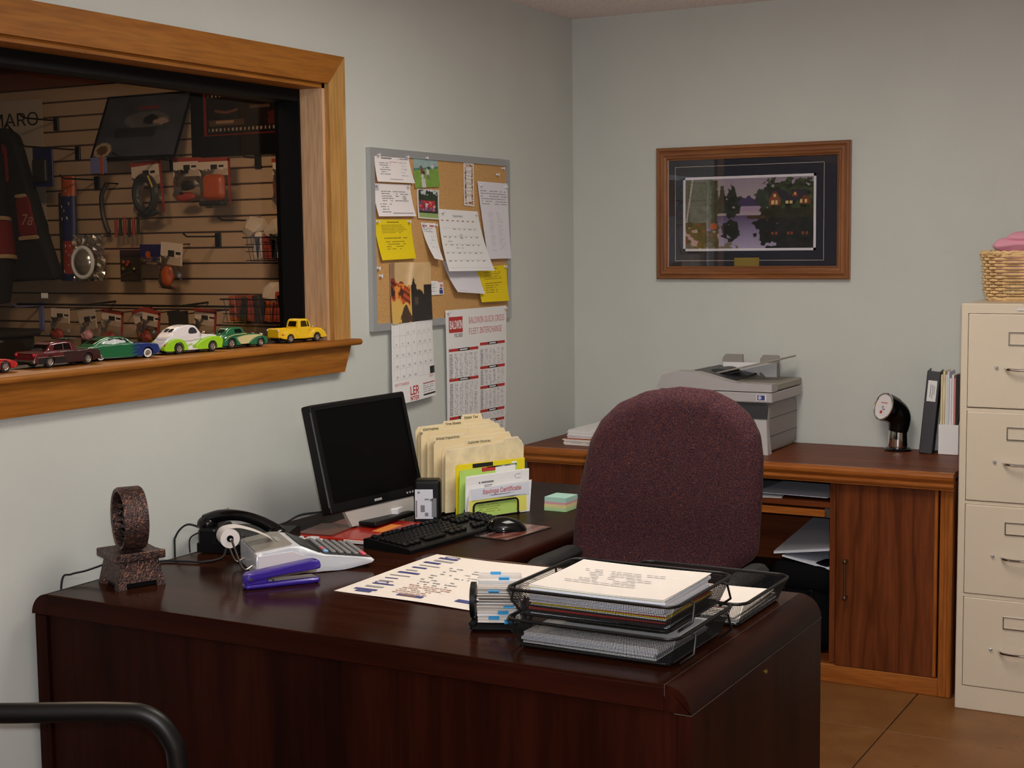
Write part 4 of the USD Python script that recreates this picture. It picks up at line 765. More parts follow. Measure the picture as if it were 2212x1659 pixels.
for i, m in enumerate(mc):
    single('magazine', cb(1.5085 + i * .0076, -.114 + .002 * (i % 3), KZ + .006, 1.5155 + i * .0076, -.02, KZ + .285 + .012 * (i % 2) - (.0 if i < 4 else .012), .0008), m,
           ('cream yellow spined magazine, leftmost in the white file', 'cream spined magazine, second from the left in the file', 'pale warm white magazine, third from the left in the file', 'pale blue spined magazine in the white file', 'plain white spined magazine in the white file', 'pinkish white magazine right of the plain white one', 'red spined magazine in the white file', 'dark spined magazine, rightmost in the file')[i], 'magazine', 'magazines in the white file', False)

# things under the credenza
t = thing('loose_sheets', 'grey and white sheets lying on the credenza shelf', 'papers', (1.0, -.40, .626))
for i, (x0, y0, x1, y1, m, a) in enumerate(((-.18, -.085, .03, .2, 'paper', 12), (-.20, -.04, .21, .22, 'grey_paper', 2), (-.05, -.07, .215, .20, 'paper_blue', -3))):
    part(t, 'sheet', rotz(bx(x0, y0, .001 + i * .006, x1, y1, .003 + i * .006), a), m, False)
t = thing('document_case', 'grey plastic document case with white edges under the shelf', 'document case', (1.10, -.30, .40))
a_, b_, c_ = (-.10, -.12, .018), (.125, -.12, .055), (.125, .10, .12)
def wedge(P, th): return hull([*P, *[tuple(np.array(q) + (0, 0, th)) for q in P]])
part(t, 'lid', wedge([(-.10, -.12, .018), (.125, -.12, .052), (.125, .12, .118), (-.03, .12, .105)], .006), 'grey_paper', False)
part(t, 'edge', wedge([(-.10, -.123, .014), (.125, -.123, .045), (.125, -.112, .045), (-.10, -.112, .014)], .008), 'paper_blue', False)
part(t, 'base_panel', wedge([(-.07, -.12, .006), (.125, -.12, -.030), (.125, .1, -.02), (-.05, .1, .0)], .006), 'paper_blue', False)
t = thing('black_bag', 'black carrying bag standing under the document case', 'bag', (1.10, -.28, .066))
part(t, 'bag_body', soft(cb(-.11, -.15, 0, .115, .16, .30, .04), .03, 6), 'black_fabric'); part(t, 'bag_flap', soft(cb(-.115, -.16, .21, .118, .0, .325, .03), .03, 6), 'black_fabric')
for x in (-.06, .04): part(t, 'buckle', cat([rb(x - .012, -.166, .205, x + .012, -.155, .235, .004, 8)]), 'black_gloss')
for x in (-.06, .04): part(t, 'strap', bx(x - .012, -.163, .02, x + .012, -.155, .21), 'rubber', False)
t = thing('small_speaker', 'small black box beside the bag under the credenza', 'box', (.88, -.30, .066)); part(t, 'box_body', rb(-.08, -.12, 0, .08, .12, .28, .015, 10), 'black_plastic'); part(t, 'grille', bx(-.06, -.122, .04, .06, -.119, .2), 'black_fabric', False)

# ---------------------------------------------------------------- filing cabinet
CX, CYF, CW, CH = 1.678, -.602, .381, 1.321
c = thing('filing_cabinet', 'beige four drawer steel filing cabinet at the right end of the credenza', 'filing cabinet', (CX, 0, 0))
part(c, 'body', cut(cb(0, CYF, 0, CW, -.015, CH, .003), bx(.022, CYF - .1, .079, CW - .022, CYF + .03, 1.290)), 'beige_metal', False)
part(c, 'back_seam', bx(.020, CYF + .028, .07, CW - .02, CYF + .032, 1.295), 'beige_seam', False)
for z in (.982, .682, .3785): part(c, 'divider', bx(.02, CYF + .002, z - .005, CW - .02, CYF + .03, z + .006), 'beige_metal', False)
for i, (z0, z1) in enumerate(((.9905, 1.2885), (.690, .9765), (.386, .676), (.0805, .3725))):
    d = part(c, 'drawer', rb(.0235, CYF - .0025, z0, CW - .0235, CYF + .03, z1, .003, 8), 'beige_metal', False)
    zt = z0 + .242; 
    lf = [(.148, zt - .041), (.233, zt - .041), (.233, zt), (.148, zt)]
    part(d, 'label_holder', cut(cb(.147, CYF - .0065, zt - .043, .234, CYF - .002, zt, .0015), bx(.1505, CYF - .1, zt - .0385, .2305, CYF + .1, zt - .0035)), 'steel', False)
    part(d, 'label_card', bx(.150, CYF - .0035, zt - .039, .231, CYF - .0022, zt - .003), 'beige_metal', False)
    zh = z0 + .128
    part(d, 'handle', cat([tube(spline([(.139, CYF - .002, zh), (.143, CYF - .018, zh - .001), (.158, CYF - .026, zh - .003), (.19, CYF - .028, zh - .004), (.222, CYF - .026, zh - .003), (.237, CYF - .018, zh - .001), (.241, CYF - .002, zh)], 5), .0048, 10)]), 'chrome')
    part(d, 'latch', cb(.107, CYF - .009, zh - .004, .117, CYF - .002, zh + .006, .002), 'aluminium', False)
part(c, 'maker_label', bx(.171, CYF - .0036, 1.301, .215, CYF - .0026, 1.307), 'silver_white', False)
# basket with a pink cloth on the cabinet
b = thing('wicker_basket', 'pale wicker basket on top of the filing cabinet', 'basket', (1.862, -.275, CH))
def bask(t, z): return None
def ringpts(z, n=64):
    k = z / .155; a, b_ = .150 + .022 * k + .004 * sin(6 * k), .145 + .022 * k; return np.array([(np.sign(cos(q)) * abs(cos(q)) ** .42 * a, np.sign(sin(q)) * abs(sin(q)) ** .42 * b_, z) for q in np.linspace(0, 2 * pi, n, endpoint=False)])
NZ = 15
for i in range(NZ):
    z = .010 + i * .0098; P = ringpts(z, 96); r = np.linalg.norm(P[:, :2], axis=1); q = np.arange(96)
    off = .0065 * np.sin(q / 96 * 2 * pi * 14 + pi * i); P[:, :2] *= (1 + off / r)[:, None]
    part(b, 'weave_row', tube(P, .0044, 6, True), 'wicker')
for q in np.linspace(0, 2 * pi, 32, endpoint=False):
    P = [ringpts(z, 1)[0] * 0 + np.array((np.sign(cos(q)) * abs(cos(q)) ** .42 * (.150 + .022 * z / .155 - .001), np.sign(sin(q)) * abs(sin(q)) ** .42 * (.145 + .022 * z / .155 - .001), z)) for z in (.004, .05, .1, .155)]
    part(b, 'stake', tube(P, .003, 5), 'wicker_dark')
for ph in (0, pi):
    P = ringpts(.156, 96); q = np.arange(96) / 96 * 2 * pi * 24 + ph; P[:, 2] += .005 * np.sin(q); P[:, :2] *= (1 + .02 * np.cos(q))[:, None]; part(b, 'braided_rim', tube(P, .0055, 6, True), 'wicker')
P = ringpts(.006, 96); part(b, 'braided_foot', tube(P, .0065, 6, True), 'wicker'); part(b, 'bottom', mv(sc(cyl(.145, .004, 24), 1, .95, 1), 0, 0, .002), 'wicker_dark')
t = thing('pink_towel', 'folded pink cloth heaped in the wicker basket', 'cloth', (1.862, -.275, CH + .02))
for i, (x, y, z, w, dd, h) in enumerate(((-.13, -.125, .05, .26, .25, .10), (-.135, -.13, .14, .25, .24, .045), (-.095, -.125, .165, .22, .22, .04))):
    m = soft(cb(x, y, z, x + w, y + dd, z + h, .02), .02, 3); n = meshkit.fbm(m.vertices * 22, 3, i) - .5; m.vertices[:, 2] += n * .016; m.vertices[:, 1] += n * .012; part(t, 'fold', m, 'pink_cloth')

# ---------------------------------------------------------------- mahogany desk with its return along the left wall
DZ = .717
DX0, DX1, DYF, DYB = .030, 1.706, -2.948, -2.157
dk = thing('office_desk', 'dark glossy mahogany L shaped office desk with rounded ends', 'desk', (0, 0, 0))
part(dk, 'desktop', cb(DX0 + .052, DYF, DZ - .05, DX1 - .055, DYB, DZ, .0012), 'mahogany_top', False)
def bull(x, s, n=10):     # quarter round end, s = +1 right, -1 left
    R = .052; P = [(0, DZ - .05)] + [(s * R * sin(a), DZ - R + R * cos(a)) for a in np.linspace(0, pi / 2, n)] + [(s * R, DZ - .05)]
    P = [(x + a, b) for a, b in P]; return ext_xz(P if s > 0 else P[::-1], DYF, DYB)
part(dk, 'rounded_end', bull(DX1 - .0545, 1), 'mahogany_y', 40); part(dk, 'rounded_end', bull(DX0 + .0515, -1), 'mahogany_y', 40)
part(dk, 'end_seam', cat([bx(DX1 - .0555, DYF + .001, DZ - .0005, DX1 - .0545, DYB, DZ + .0003), bx(DX1 - .0555, DYF - .0004, DZ - .022, DX1 - .0545, DYF + .001, DZ), bx(DX1 - .036, DYF - .0004, DZ - .0525, DX1 - .002, DYF + .001, DZ - .0512), bx(DX1 - .003, DYF, DZ - .0523, DX1 - .0014, DYB, DZ - .0512)]), 'seam_grey', False)
part(dk, 'front_edge', rb(DX0 + .053, DYF - .003, DZ - .05, DX1 - .056, DYF + .01, DZ - .004, .003, 8), 'mahogany_x', 40)
part(dk, 'modesty_panel', bx(DX0 + .045, DYF + .012, .0, DX1 - .03, DYF + .034, DZ - .05), 'mahogany_z', False)
part(dk, 'end_panel', cb(DX0 + .004, DYF + .004, 0, DX0 + .04, DYB - .005, DZ - .052, .002), 'mahogany_z', False)
part(dk, 'end_panel', cb(DX1 - .032, DYF + .001, 0, DX1 - .002, DYB - .002, DZ - .0525, .002), 'mahogany_z', False)
part(dk, 'corner_strip', cb(DX0 + .006, DYF + .002, 0, DX0 + .030, DYF + .02, DZ - .052, .002), 'mahogany_z', False)
part(dk, 'pedestal', cb(1.26, DYF + .04, .05, DX1 - .034, DYB - .01, DZ - .052, .002), 'mahogany_z', False)
for i in range(2):
    d = part(dk, 'drawer', cb(1.27, DYB - .012, .07 + .29 * i, DX1 - .045, DYB + .006, .35 + .29 * i, .003), 'mahogany_x', False)
    part(d, 'handle', tube([(1.40, DYB + .005, .26 + .29 * i), (1.40, DYB + .03, .26 + .29 * i), (1.54, DYB + .03, .26 + .29 * i), (1.54, DYB + .005, .26 + .29 * i)], .005, 8), 'brass')
part(dk, 'lock', cat([mv(cylx(.005, .003, 14), DX1 - .003, -2.545, DZ - .075), bx(DX1 - .002, -2.548, DZ - .077, DX1 + .003, -2.542, DZ - .073)]), 'brass')
RXE, RYE = .863, -1.012
part(dk, 'return_top', cb(DX0 + .005, DYB + .001, DZ - .04, RXE - .018, RYE, DZ, .0012), 'mahogany_y', False)
part(dk, 'return_edge', cut(rb(RXE - .05, DYB + .001, DZ - .04, RXE, RYE, DZ, .016, 14), bx(-1, -9, 0, RXE - .0185, 9, 2)), 'mahogany_y', 40)
part(dk, 'return_panel', bx(DX0 + .01, RYE - .04, 0, RXE - .03, RYE - .015, DZ - .04), 'mahogany_z', False)
part(dk, 'return_pedestal', cb(DX0 + .02, -1.50, .05, RXE - .04, RYE - .045, DZ - .045, .002), 'mahogany_z', False)

# ---------------------------------------------------------------- desk chair
ch = thing('desk_chair', 'plum tweed fabric office chair with a tall rounded back behind the desk', 'chair', (1.147, -1.80, 0))
ol = [(x - 1.147, z) for x, z in [(.874, .56), (.873, .63), (.885, .757), (.908, .877), (.937, .989), (.966, 1.042), (1.015, 1.089), (1.091, 1.124), (1.185, 1.140), (1.278, 1.135), (1.342, 1.109), (1.387, 1.074), (1.413, 1.027), (1.422, .966), (1.420, .874), (1.410, .763), (1.404, .700), (1.344, .655), (1.28, .60), (1.20, .56)]]
ol = [(x * 1.02, z) for x, z in ol]
op = Polygon(ol).buffer(-.06, 16).buffer(.06, 16)
bk = ext_xz(list(op.exterior.coords)[:-1], -.035, .035); M_ = mf(bk).refine_to_length(.022); bk = tri(M_); bk.merge_vertices()
v = bk.vertices; dd = np.array([op.exterior.distance(__import__('shapely').geometry.Point(x, z)) for x, _, z in v])
rnd = np.clip(dd / .045, 0, 1); v[:, 1] = np.where(v[:, 1] < 0, -1, 1) * .037 * np.sqrt(np.clip(1 - (1 - rnd) ** 2, .04, 1)) * np.clip(np.abs(v[:, 1]) / .03, 0, 1)
v[:, 1] += .30 * v[:, 0] ** 2 * -1 + .02 + .012 * np.exp(-((v[:, 2] - .70) / .1) ** 2)     # wraps forward at the sides, lumbar hollow
bk.vertices = v; trimesh.smoothing.filter_taubin(bk, lamb=.5, nu=.51, iterations=4)
bk.apply_translation((0, .03, 0)); part(ch, 'backrest', bk, 'chair_fabric', 60)
shell = sc(bk, .97, 1, .99); shell.apply_translation((0, .028, .006)); part(ch, 'back_shell', shell, 'black_plastic', 60)
part(ch, 'seat', soft(cb(-.25, -.33, .43, .25, -.02, .53, .05), .03, 6), 'chair_fabric', 60)
part(ch, 'seat_pan', cb(-.2, -.30, .39, .2, -.03, .435, .02), 'black_plastic')
part(ch, 'back_bar', tube(spline([(0, -.15, .40), (0, .06, .40), (0, .10, .50), (0, .09, .70)], 6), .022, 10), 'black_plastic')
part(ch, 'column', cat([mv(cyl(.028, .25, 18), 0, -.08, .15), mv(cyl(.045, .05, 18), 0, -.08, .35)]), 'black_plastic')
for s in (-1, 1):
    xs = -.25 if s < 0 else .285
    pd = soft(cb(xs - .030, -.33, .660, xs + .030, .00, .698, .014), .02, 4); pv = np.array(pd.vertices); pv[:, 2] -= .5 * np.clip(-.22 - pv[:, 1], 0, 1) ** 1.2; pd.vertices = pv
    part(ch, 'armrest', pd, 'rubber', 60)
    y0 = -.24
    part(ch, 'arm_support', tube(spline([(xs, y0, .665), (xs - .004 * s, y0 - .005, .56), (xs - .03 * s, -.18, .42), (xs * .55, -.15, .41)], 6), .017, 10), 'black_plastic')
for i in range(5):
    a = 2 * pi * i / 5 + .3; part(ch, 'base_leg', tube([(0, -.08, .16), (.15 * cos(a), -.08 + .15 * sin(a), .12), (.29 * cos(a), -.08 + .29 * sin(a), .075)], [.03, .024, .016], 8), 'black_plastic')
    part(ch, 'caster', mv(rotz(cyly(.028, .04, 16), math.degrees(a)), .29 * cos(a) + .02 * sin(a), -.08 + .29 * sin(a) - .02 * cos(a), .030), 'rubber')

# ---------------------------------------------------------------- guest chair, only its arm reaches into the picture
gc = thing('guest_chair', 'black framed guest chair at the lower left, only its arm in view', 'chair', (.634, -3.597, -.021), 29)
arm = lambda y: spline([(-.36, y, .70), (-.28, y, .672), (-.05, y, .668), (.16, y, .668), (.232, y, .658), (.272, y, .615), (.285, y, .55), (.29, y, .30), (.292, y, .045)], 8)
for y in (.17, -.37):
    a = arm(y); k = len(a) - 26
    part(gc, 'arm_leg_frame', tube(a, .0195, 14), 'black_metal', 60)
    part(gc, 'rear_leg', tube(spline([(-.36, y, .95), (-.36, y, .70), (-.34, y, .42), (-.38, y, .045)], 6), .016, 12), 'black_metal', 60)
part(gc, 'seat', soft(cb(-.30, -.35, .42, .22, .15, .50, .03), .03, 5), 'black_fabric'); part(gc, 'backrest', roty(soft(cb(-.36, -.35, .55, -.31, .15, .93, .02), .03, 5), -6, (-.34, 0, .55)), 'black_fabric')
part(gc, 'cross_bar', tube([(.285, -.37, .40), (.285, .17, .40)], .012, 10), 'black_metal')

# ---------------------------------------------------------------- desk things
# bronze ring on a pedestal
f = thing('desk_fan', 'hammered bronze desk fan, a tilted ring on a square pedestal', 'desk fan', (.182, -2.772, DZ), 66)
def frus(a0, b0, a1, b1, z0, z1): return hull([(s * a0, t * b0, z0) for s in (-1, 1) for t in (-1, 1)] + [(s * a1, t * b1, z1) for s in (-1, 1) for t in (-1, 1)])
ped = cut(frus(.060, .062, .047, .049, 0, .070), bx(-.038, -.1, -.01, .038, .1, .014), bx(-.1, -.038, -.01, .1, .038, .014))
part(f, 'pedestal', ped, 'hammered_bronze', 20)
part(f, 'cap_slab', cut(cb(-.062, -.063, .066, .062, .063, .086, .002), mv(cylx(.35, .3, 60), -.15, 0, .431)), 'hammered_bronze', 20)
part(f, 'switch_bar', cb(-.036, -.052, .001, .036, -.040, .013, .002), 'black_plastic', False); part(f, 'inner_block', bx(-.045, -.038, .001, .045, .045, .012), 'rubber', False)
RC = .160
rg = lathe([(.066, -.027), (.074, -.029), (.077, -.024), (.077, .024), (.074, .029), (.066, .027), (.066, -.027)], 56)
ra = 57 - 66
orient = lambda m: rotz(mv(roty(m, 90), 0, 0, RC), ra)
part(f, 'fan_ring', orient(rg), 'hammered_bronze', 40)
for i in range(7):
    z = -.05 + i * .0165; L = math.sqrt(max(.065 ** 2 - z ** 2, 0)); part(f, 'grille_slat', rotz(mv(rotx(mv(cb(-.016, -L, -.0015, .010, L, .0015, .001), 0, 0, 0), 0), 0, 0, RC + z), ra), 'black_metal', False)
part(f, 'fan_hub', orient(mv(cyl(.022, .02, 24), 0, 0, -.012)), 'black_metal')
cable = lambda pts, r=.0028: tube(spline(pts, 8), r, 6)
single('fan_cord', cable([(.128, -2.745, .765), (.09, -2.752, .755), (.05, -2.79, .739), (.03, -2.82, .734), (.010, -2.832, .718), (.007, -2.836, .6), (.007, -2.84, .3)], .0026), 'rubber', 'black cord running from the bronze fan over the left desk edge', 'cord')
single('power_cable', cable([(.185, -2.71, DZ + .02), (.10, -2.62, DZ + .006), (.085, -2.56, DZ + .004), (.143, -2.538, DZ + .004), (.188, -2.522, DZ + .004), (.205, -2.47, DZ + .006), (.18, -2.42, DZ + .02)], .0030), 'rubber', 'black cord lying on the desk between the bronze fan and the phone', 'cord')
# telephone
ph = thing('telephone', 'black office telephone with the handset on its cradle', 'telephone', (.165, -2.305, DZ), 16)
part(ph, 'phone_base', ext_yz([(-.105, .004), (.105, .004), (.105, .040), (.085, .045), (-.105, .028)], -.105, .105).apply_translation((0, 0, 0)), 'black_plastic', False)
part(ph, 'cradle', cb(-.105, -.10, .02, -.055, .02, .066, .006), 'black_plastic', False); part(ph, 'cradle', cb(.05, -.10, .02, .105, .02, .046, .006), 'black_plastic', False)
hp_ = spline([(-.100, -.055, .078), (-.06, -.055, .094), (0, -.055, .096), (.06, -.055, .080), (.105, -.055, .056)], 8)
part(ph, 'handset', cat([tube(hp_, np.interp(np.arange(len(hp_)), [0, 6, 16, 26, len(hp_) - 1], [.020, .017, .0145, .016, .019]), 12), mv(sc(trimesh.creation.icosphere(2, .028), 1, 1, .8), -.096, -.055, .072), mv(sc(trimesh.creation.icosphere(2, .028), 1, 1, .8), .100, -.055, .050)]), 'black_gloss', 60)
coil = np.array([(-.05 + .0021 * i, -.085 + .006 * cos(i * 1.25), .063 - .0004 * i + .006 * sin(i * 1.25)) for i in range(64)])
part(ph, 'coiled_cord', tube(coil, .0022, 5), 'dark_grey')
part(ph, 'document_flap', roty(cb(-.128, -.05, .078, -.095, .09, .083, .001), -30, (-.11, 0, .08)), 'silver_dark', False)
single('phone_line', cat([cable([(.075, -2.39, .775), (.035, -2.405, .785), (.008, -2.42, .755), (.006, -2.425, .70), (.006, -2.425, .4)], .0028), cable([(.07, -2.37, .765), (.035, -2.36, .755), (.012, -2.37, .738), (.012, -2.372, .70)], .002)]), 'rubber', 'thin black line cords looping from the phone down behind the desk', 'cord')
# adding machine: front towards the desk chair
am = thing('adding_machine', 'silver printing calculator with grey keys and a paper roll', 'calculator', (.440, -2.417, DZ + .0015), -39.7)
# local: x = width towards the viewer's right, y = front
prof_side = [(-.150, .0), (.075, .0), (.145, .012), (.150, .018), (.146, .023), (.03, .041), (.015, .045), (-.035, .068), (-.060, .070), (-.150, .058)]
bodym = ext_yz(prof_side, -.103, .103)
part(am, 'body', soft(bodym, .02, 2), 'silver_white', 35)
part(am, 'printer_cover', ext_yz([(-.146, .0585), (-.060, .0705), (-.055, .074), (-.075, .075), (-.148, .063)], -.085, .085), 'silver_dark', False)
part(am, 'cover_glint', cb(-.012, -.085, .0735, .045, -.073, .076, .001), 'chrome', False)
part(am, 'display_hood', hull([(-.09, -.033, .0685), (.09, -.033, .0685), (.09, -.036, .071), (-.09, -.036, .071), (-.09, .012, .0465), (.09, .012, .0465), (-.09, .012, .049), (.09, .012, .049)]), 'black_gloss', False)
part(am, 'side_panel', ext_yz([(-.145, .012), (-.04, .010), (-.03, .045), (-.06, .058), (-.145, .052)], .103, .1055), 'mat_white', False)
part(am, 'keypad_deck', hull([(sx * .092, y, z) for sx in (-1, 1) for y, z in ((.02, .0425), (.143, .0225), (.02, .0445), (.143, .0245))]), 'dark_grey', False)
kb = cb(-.0062, -.0066, 0, .0062, .0066, .0075, .0025)
for r in range(6):
    for c in range(10):
        y = .030 + r * .0195; x = -.078 + c * .0173
        m = 'key_pink' if (r, c) in ((0, 7), (5, 9), (5, 8)) else 'key_blue' if (r, c) in ((0, 9),) else 'key_grey'
        part(am, 'key', mv(rotx(kb, -9.2), x, y, .0445 - (y - .02) * .163), m, False)
part(am, 'status_strip', cb(-.08, .012, .0455, .08, .021, .0485, .001), 'black_plastic', False)
for s in (-1, 1): part(am, 'roll_arm', tube(spline([(s * .05, -.15, .02), (s * .052, -.168, .012), (s * .052, -.18, .03), (s * .052, -.198, .088)], 5), .0028, 8), 'steel')
part(am, 'roll_spindle', mv(cylx(.004, .11), -.055, -.198, .088), 'chrome')
ro = part(am, 'paper_roll', mv(roty(lathe([(.0085, -.029), (.024, -.029), (.024, .029), (.0085, .029), (.0085, -.029)], 36), 90), 0, -.198, .088), 'paper_roll', 40)
part(am, 'roll_core', mv(roty(lathe([(.006, -.0295), (.0086, -.0295), (.0086, .0295), (.006, .0295), (.006, -.0295)], 20), 90), 0, -.198, .088), 'black_plastic')
tp = [(-.198, .1125), (-.175, .113), (-.14, .102), (-.11, .088), (-.09, .076)]
tg = spline(np.array([(0, a, b) for a, b in tp]), 5)
g, u, v = grid(2, len(tg), lambda u, v: np.stack([(u - .5) * .057, np.interp(v, np.linspace(0, 1, len(tg)), tg[:, 1]), np.interp(v, np.linspace(0, 1, len(tg)), tg[:, 2])], -1)); part(am, 'paper_strip', cat([g, mv(g, 0, 0, -.0004)]), 'paper_roll', 60)
# stapler
st = thing('stapler', 'purple stapler in front of the silver calculator', 'stapler', (.523, -2.628, DZ), 53)
part(st, 'base', soft(cb(-.092, -.018, 0, .092, .018, .014, .005), .012, 2), 'purple'); part(st, 'rear_block', cb(-.092, -.017, .010, -.035, .017, .030, .004), 'purple')
part(st, 'magazine', ext_xz([(-.06, .019), (.085, .028), (.085, .034), (-.06, .026)], -.010, .010), 'steel', False)
part(st, 'arm', soft(ext_xz([(-.092, .012), (-.092, .034), (-.085, .038), (.08, .057), (.094, .053), (.096, .036), (.02, .031), (-.03, .025)], -.019, .019), .012, 3), 'purple')
part(st, 'staple_tray', cb(-.02, -.012, .0145, .08, .012, .018, .001), 'silver_dark', False); part(st, 'pin_hinge', mv(cyly(.004, .041, 12), -.078, -.0205, .026), 'chrome')
# small white tape roll by the phone
t = thing('tape_roll', 'small white tape dispenser lying behind the calculator', 'tape', (.255, -2.178, DZ), 20)
for x in (-.022, .022): part(t, 'reel', mv(lathe([(.006, 0), (.017, .001), (.018, .012), (.006, .013), (.006, 0)], 20), x, 0, 0), 'white_plastic')
part(t, 'case', cb(-.035, -.012, 0, .05, .012, .008, .003), 'white_plastic')

# monitor
mo = thing('monitor', 'black flat screen monitor with a silver lower bar on the desk return', 'monitor', (.324, -1.912, DZ))
yaw, tilt = 1.39, .233; MW, MH = .385, .312
a_ = np.array((cos(yaw), sin(yaw), 0)); n_ = np.array((sin(yaw), -cos(yaw), 0)); u_ = np.array((0, 0, 1)) * cos(tilt) - n_ * sin(tilt); no = np.array((0, 0, 1)) * sin(tilt) + n_ * cos(tilt)
rl = -.022; a_, u_ = a_ * cos(rl) - u_ * sin(rl), u_ * cos(rl) + a_ * sin(rl)
def pl(m, base=(0, 0, .067)): m = m.copy(); q = np.asarray(m.vertices); m.vertices = np.array(base) + q[:, :1] * a_ + q[:, 1:2] * u_ + q[:, 2:3] * no; return m
fr_ = cut(rb(-MW / 2, 0, -.040, MW / 2, MH, 0, .006, 10), bx(-MW / 2 + .017, .028, -.004, MW / 2 - .017, MH - .017, .1))
part(mo, 'housing', pl(fr_), 'black_plastic'); part(mo, 'screen', pl(bx(-MW / 2 + .015, .026, -.006, MW / 2 - .015, MH - .015, -.003)), 'screen_black', False)
part(mo, 'side_glint', pl(cb(-MW / 2 - .001, .02, -.006, -MW / 2 + .003, MH - .02, -.002, .001)), 'dark_grey', False)
part(mo, 'lower_bar', pl(hull([(x, y, z) for x, y in ((-.138, .006), (.150, .006), (.140, -.044), (-.118, -.046)) for z in (-.018, -.006)])), 'bar_silver', False)
part(mo, 'badge', pl(cb(-.018, .010, -.0005, .012, .017, .001, .0005)), 'silver', False)
for i in range(5): part(mo, 'button', pl(mv(cyl(.0032, .003, 10), .118 + i * .012, .013, -.001)), 'silver')
part(mo, 'neck', pl(hull([(x, y, z) for x, y in ((-.045, 0), (.045, 0), (.035, -.052), (-.03, -.052)) for z in (-.030, -.018)])), 'silver_dark', False)
part(mo, 'foot', rb(-.035, -.09, .0165, .045, .12, .030, .006, 10), 'black_plastic')
single('monitor_cable', cable([(.20, -1.90, .80), (.12, -1.88, .745), (.08, -1.965, .741), (.08, -2.043, .730), (.055, -2.12, .721)], .003), 'dark_grey', 'thin grey cable behind the lower left corner of the monitor', 'cord')
t = thing('red_binder', 'large glossy red binder with an orange mark lying under the monitor foot', 'binder', (.327, -2.010, DZ), 4)
part(t, 'cover', cb(-.125, -.145, 0, .118, .145, .013, .003), 'red_cover', False); part(t, 'orange_mark', bx(.05, -.03, .0131, .085, .08, .0136), 'ink_orange', False); part(t, 'page_edge', bx(.03, -.1475, .002, .10, -.1445, .011), 'paper_warm', False)
t = thing('brown_folder', 'dark red brown folder lying on the left part of the red binder', 'folder', (.255, -2.075, DZ + .0132), 8); part(t, 'cover', bx(-.055, -.075, .0, .055, .075, .003), 'brown_cover', False)
t = thing('white_box', 'small white carton with a yellow edge under the monitor', 'box', (.325, -1.838, DZ), 15); part(t, 'carton', cb(-.02, -.03, 0, .02, .03, .045, .001), 'paper', False); part(t, 'yellow_edge', bx(-.0205, .02, 0, .0205, .0305, .0455), 'mag_yellow', False)
t = thing('disk_drive', 'black upright disk drive with a white label beside the monitor', 'disk drive', (.432, -1.826, DZ), -62)
part(t, 'drive_case', rb(-.028, -.038, .005, .028, .040, .135, .010, 12), 'black_plastic'); part(t, 'drive_foot', cb(-.032, -.045, 0, .032, .045, .012, .004), 'black_plastic')
# the labelled face looks at the room
lbp = lambda q: np.stack([.0284 + q[:, 2], -.036 + q[:, 0], .022 + q[:, 1]], -1)
part(t, 'label', bx(.028, -.034, .022, .0286, .018, .108), 'label_white', False); part(t, 'label_text', rects([(.01, .074, .006, .006), (.03, .055, .012, .004), (.045, .052, .010, .006), (.018, .02, .012, .02), (.03, .008, .010, .010), (.05, .005, .014, .055), (.004, .004, .004, .05)], lbp, .0006, 1), 'ink_grey', False)
# keyboard
kbx = thing('keyboard', 'black computer keyboard on the desk return', 'keyboard', (.5585, -1.965, DZ), 84)
part(kbx, 'case', ext_yz([(-.08, 0), (.08, 0), (.08, .026), (.072, .028), (-.075, .014), (-.08, .010)], -.23, .23), 'black_plastic', False)
kc = cb(-.0082, -.0080, 0, .0082, .0080, .009, .003)
rows = [(.058, [(-.21, 1)] + [(-.168 + .0185 * i + (.009 * (i // 4)), 1) for i in range(12)] + [(.098 + .0185 * i, 1) for i in range(3)]), *[(.030 - .0195 * r, [(-.211 + .0188 * i, 1) for i in range(15)] + [(.098 + .0185 * i, 1) for i in range(3) if r < 2 or (r == 2 and 0) or (r == 3 and i == 1) or r == 4] + [(.168 + .0182 * i, 1) for i in range(4) if not (r in (1, 3) and False)]) for r in range(5)]]
for y, ks in rows:
    if abs(y - (.030 - .0195 * 4)) < 1e-6: ks = [(-.208, 1.25), (-.183, 1.1), (-.158, 1.25), (-.083, 5.6), (-.006, 1.2), (.02, 1.1), (.045, 1.2)] + [k for k in ks if k[0] > .09]
    for x, wd in ks: part(kbx, 'key', mv(rotx(sc(kc, wd, 1, 1), 5.2), x, y, .0205 + (y + .0) * .092), 'black_plastic', False)
ms = thing('mouse', 'glossy black computer mouse on a patterned mat', 'mouse', (.690, -1.822, DZ + .0035), 30)
mb = trimesh.creation.icosphere(3, 1); q = mb.vertices; q[:, 0] *= .058; q[:, 1] *= .032 * (1 - .12 * q[:, 0] / .058); q[:, 2] = np.maximum(q[:, 2], -.02) * .037 * (1 - .22 * q[:, 0] / .058); mb.vertices = q; mb.apply_translation((0, 0, .002)); part(ms, 'shell', mb, 'black_gloss', 60)
part(ms, 'button_seam', tube([(.02, 0, .0315), (.04, 0, .023), (.054, 0, .012)], .0012, 5), 'dark_grey'); part(ms, 'wheel', mv(cyly(.006, .006, 14), .034, -.003, .0225), 'dark_grey')
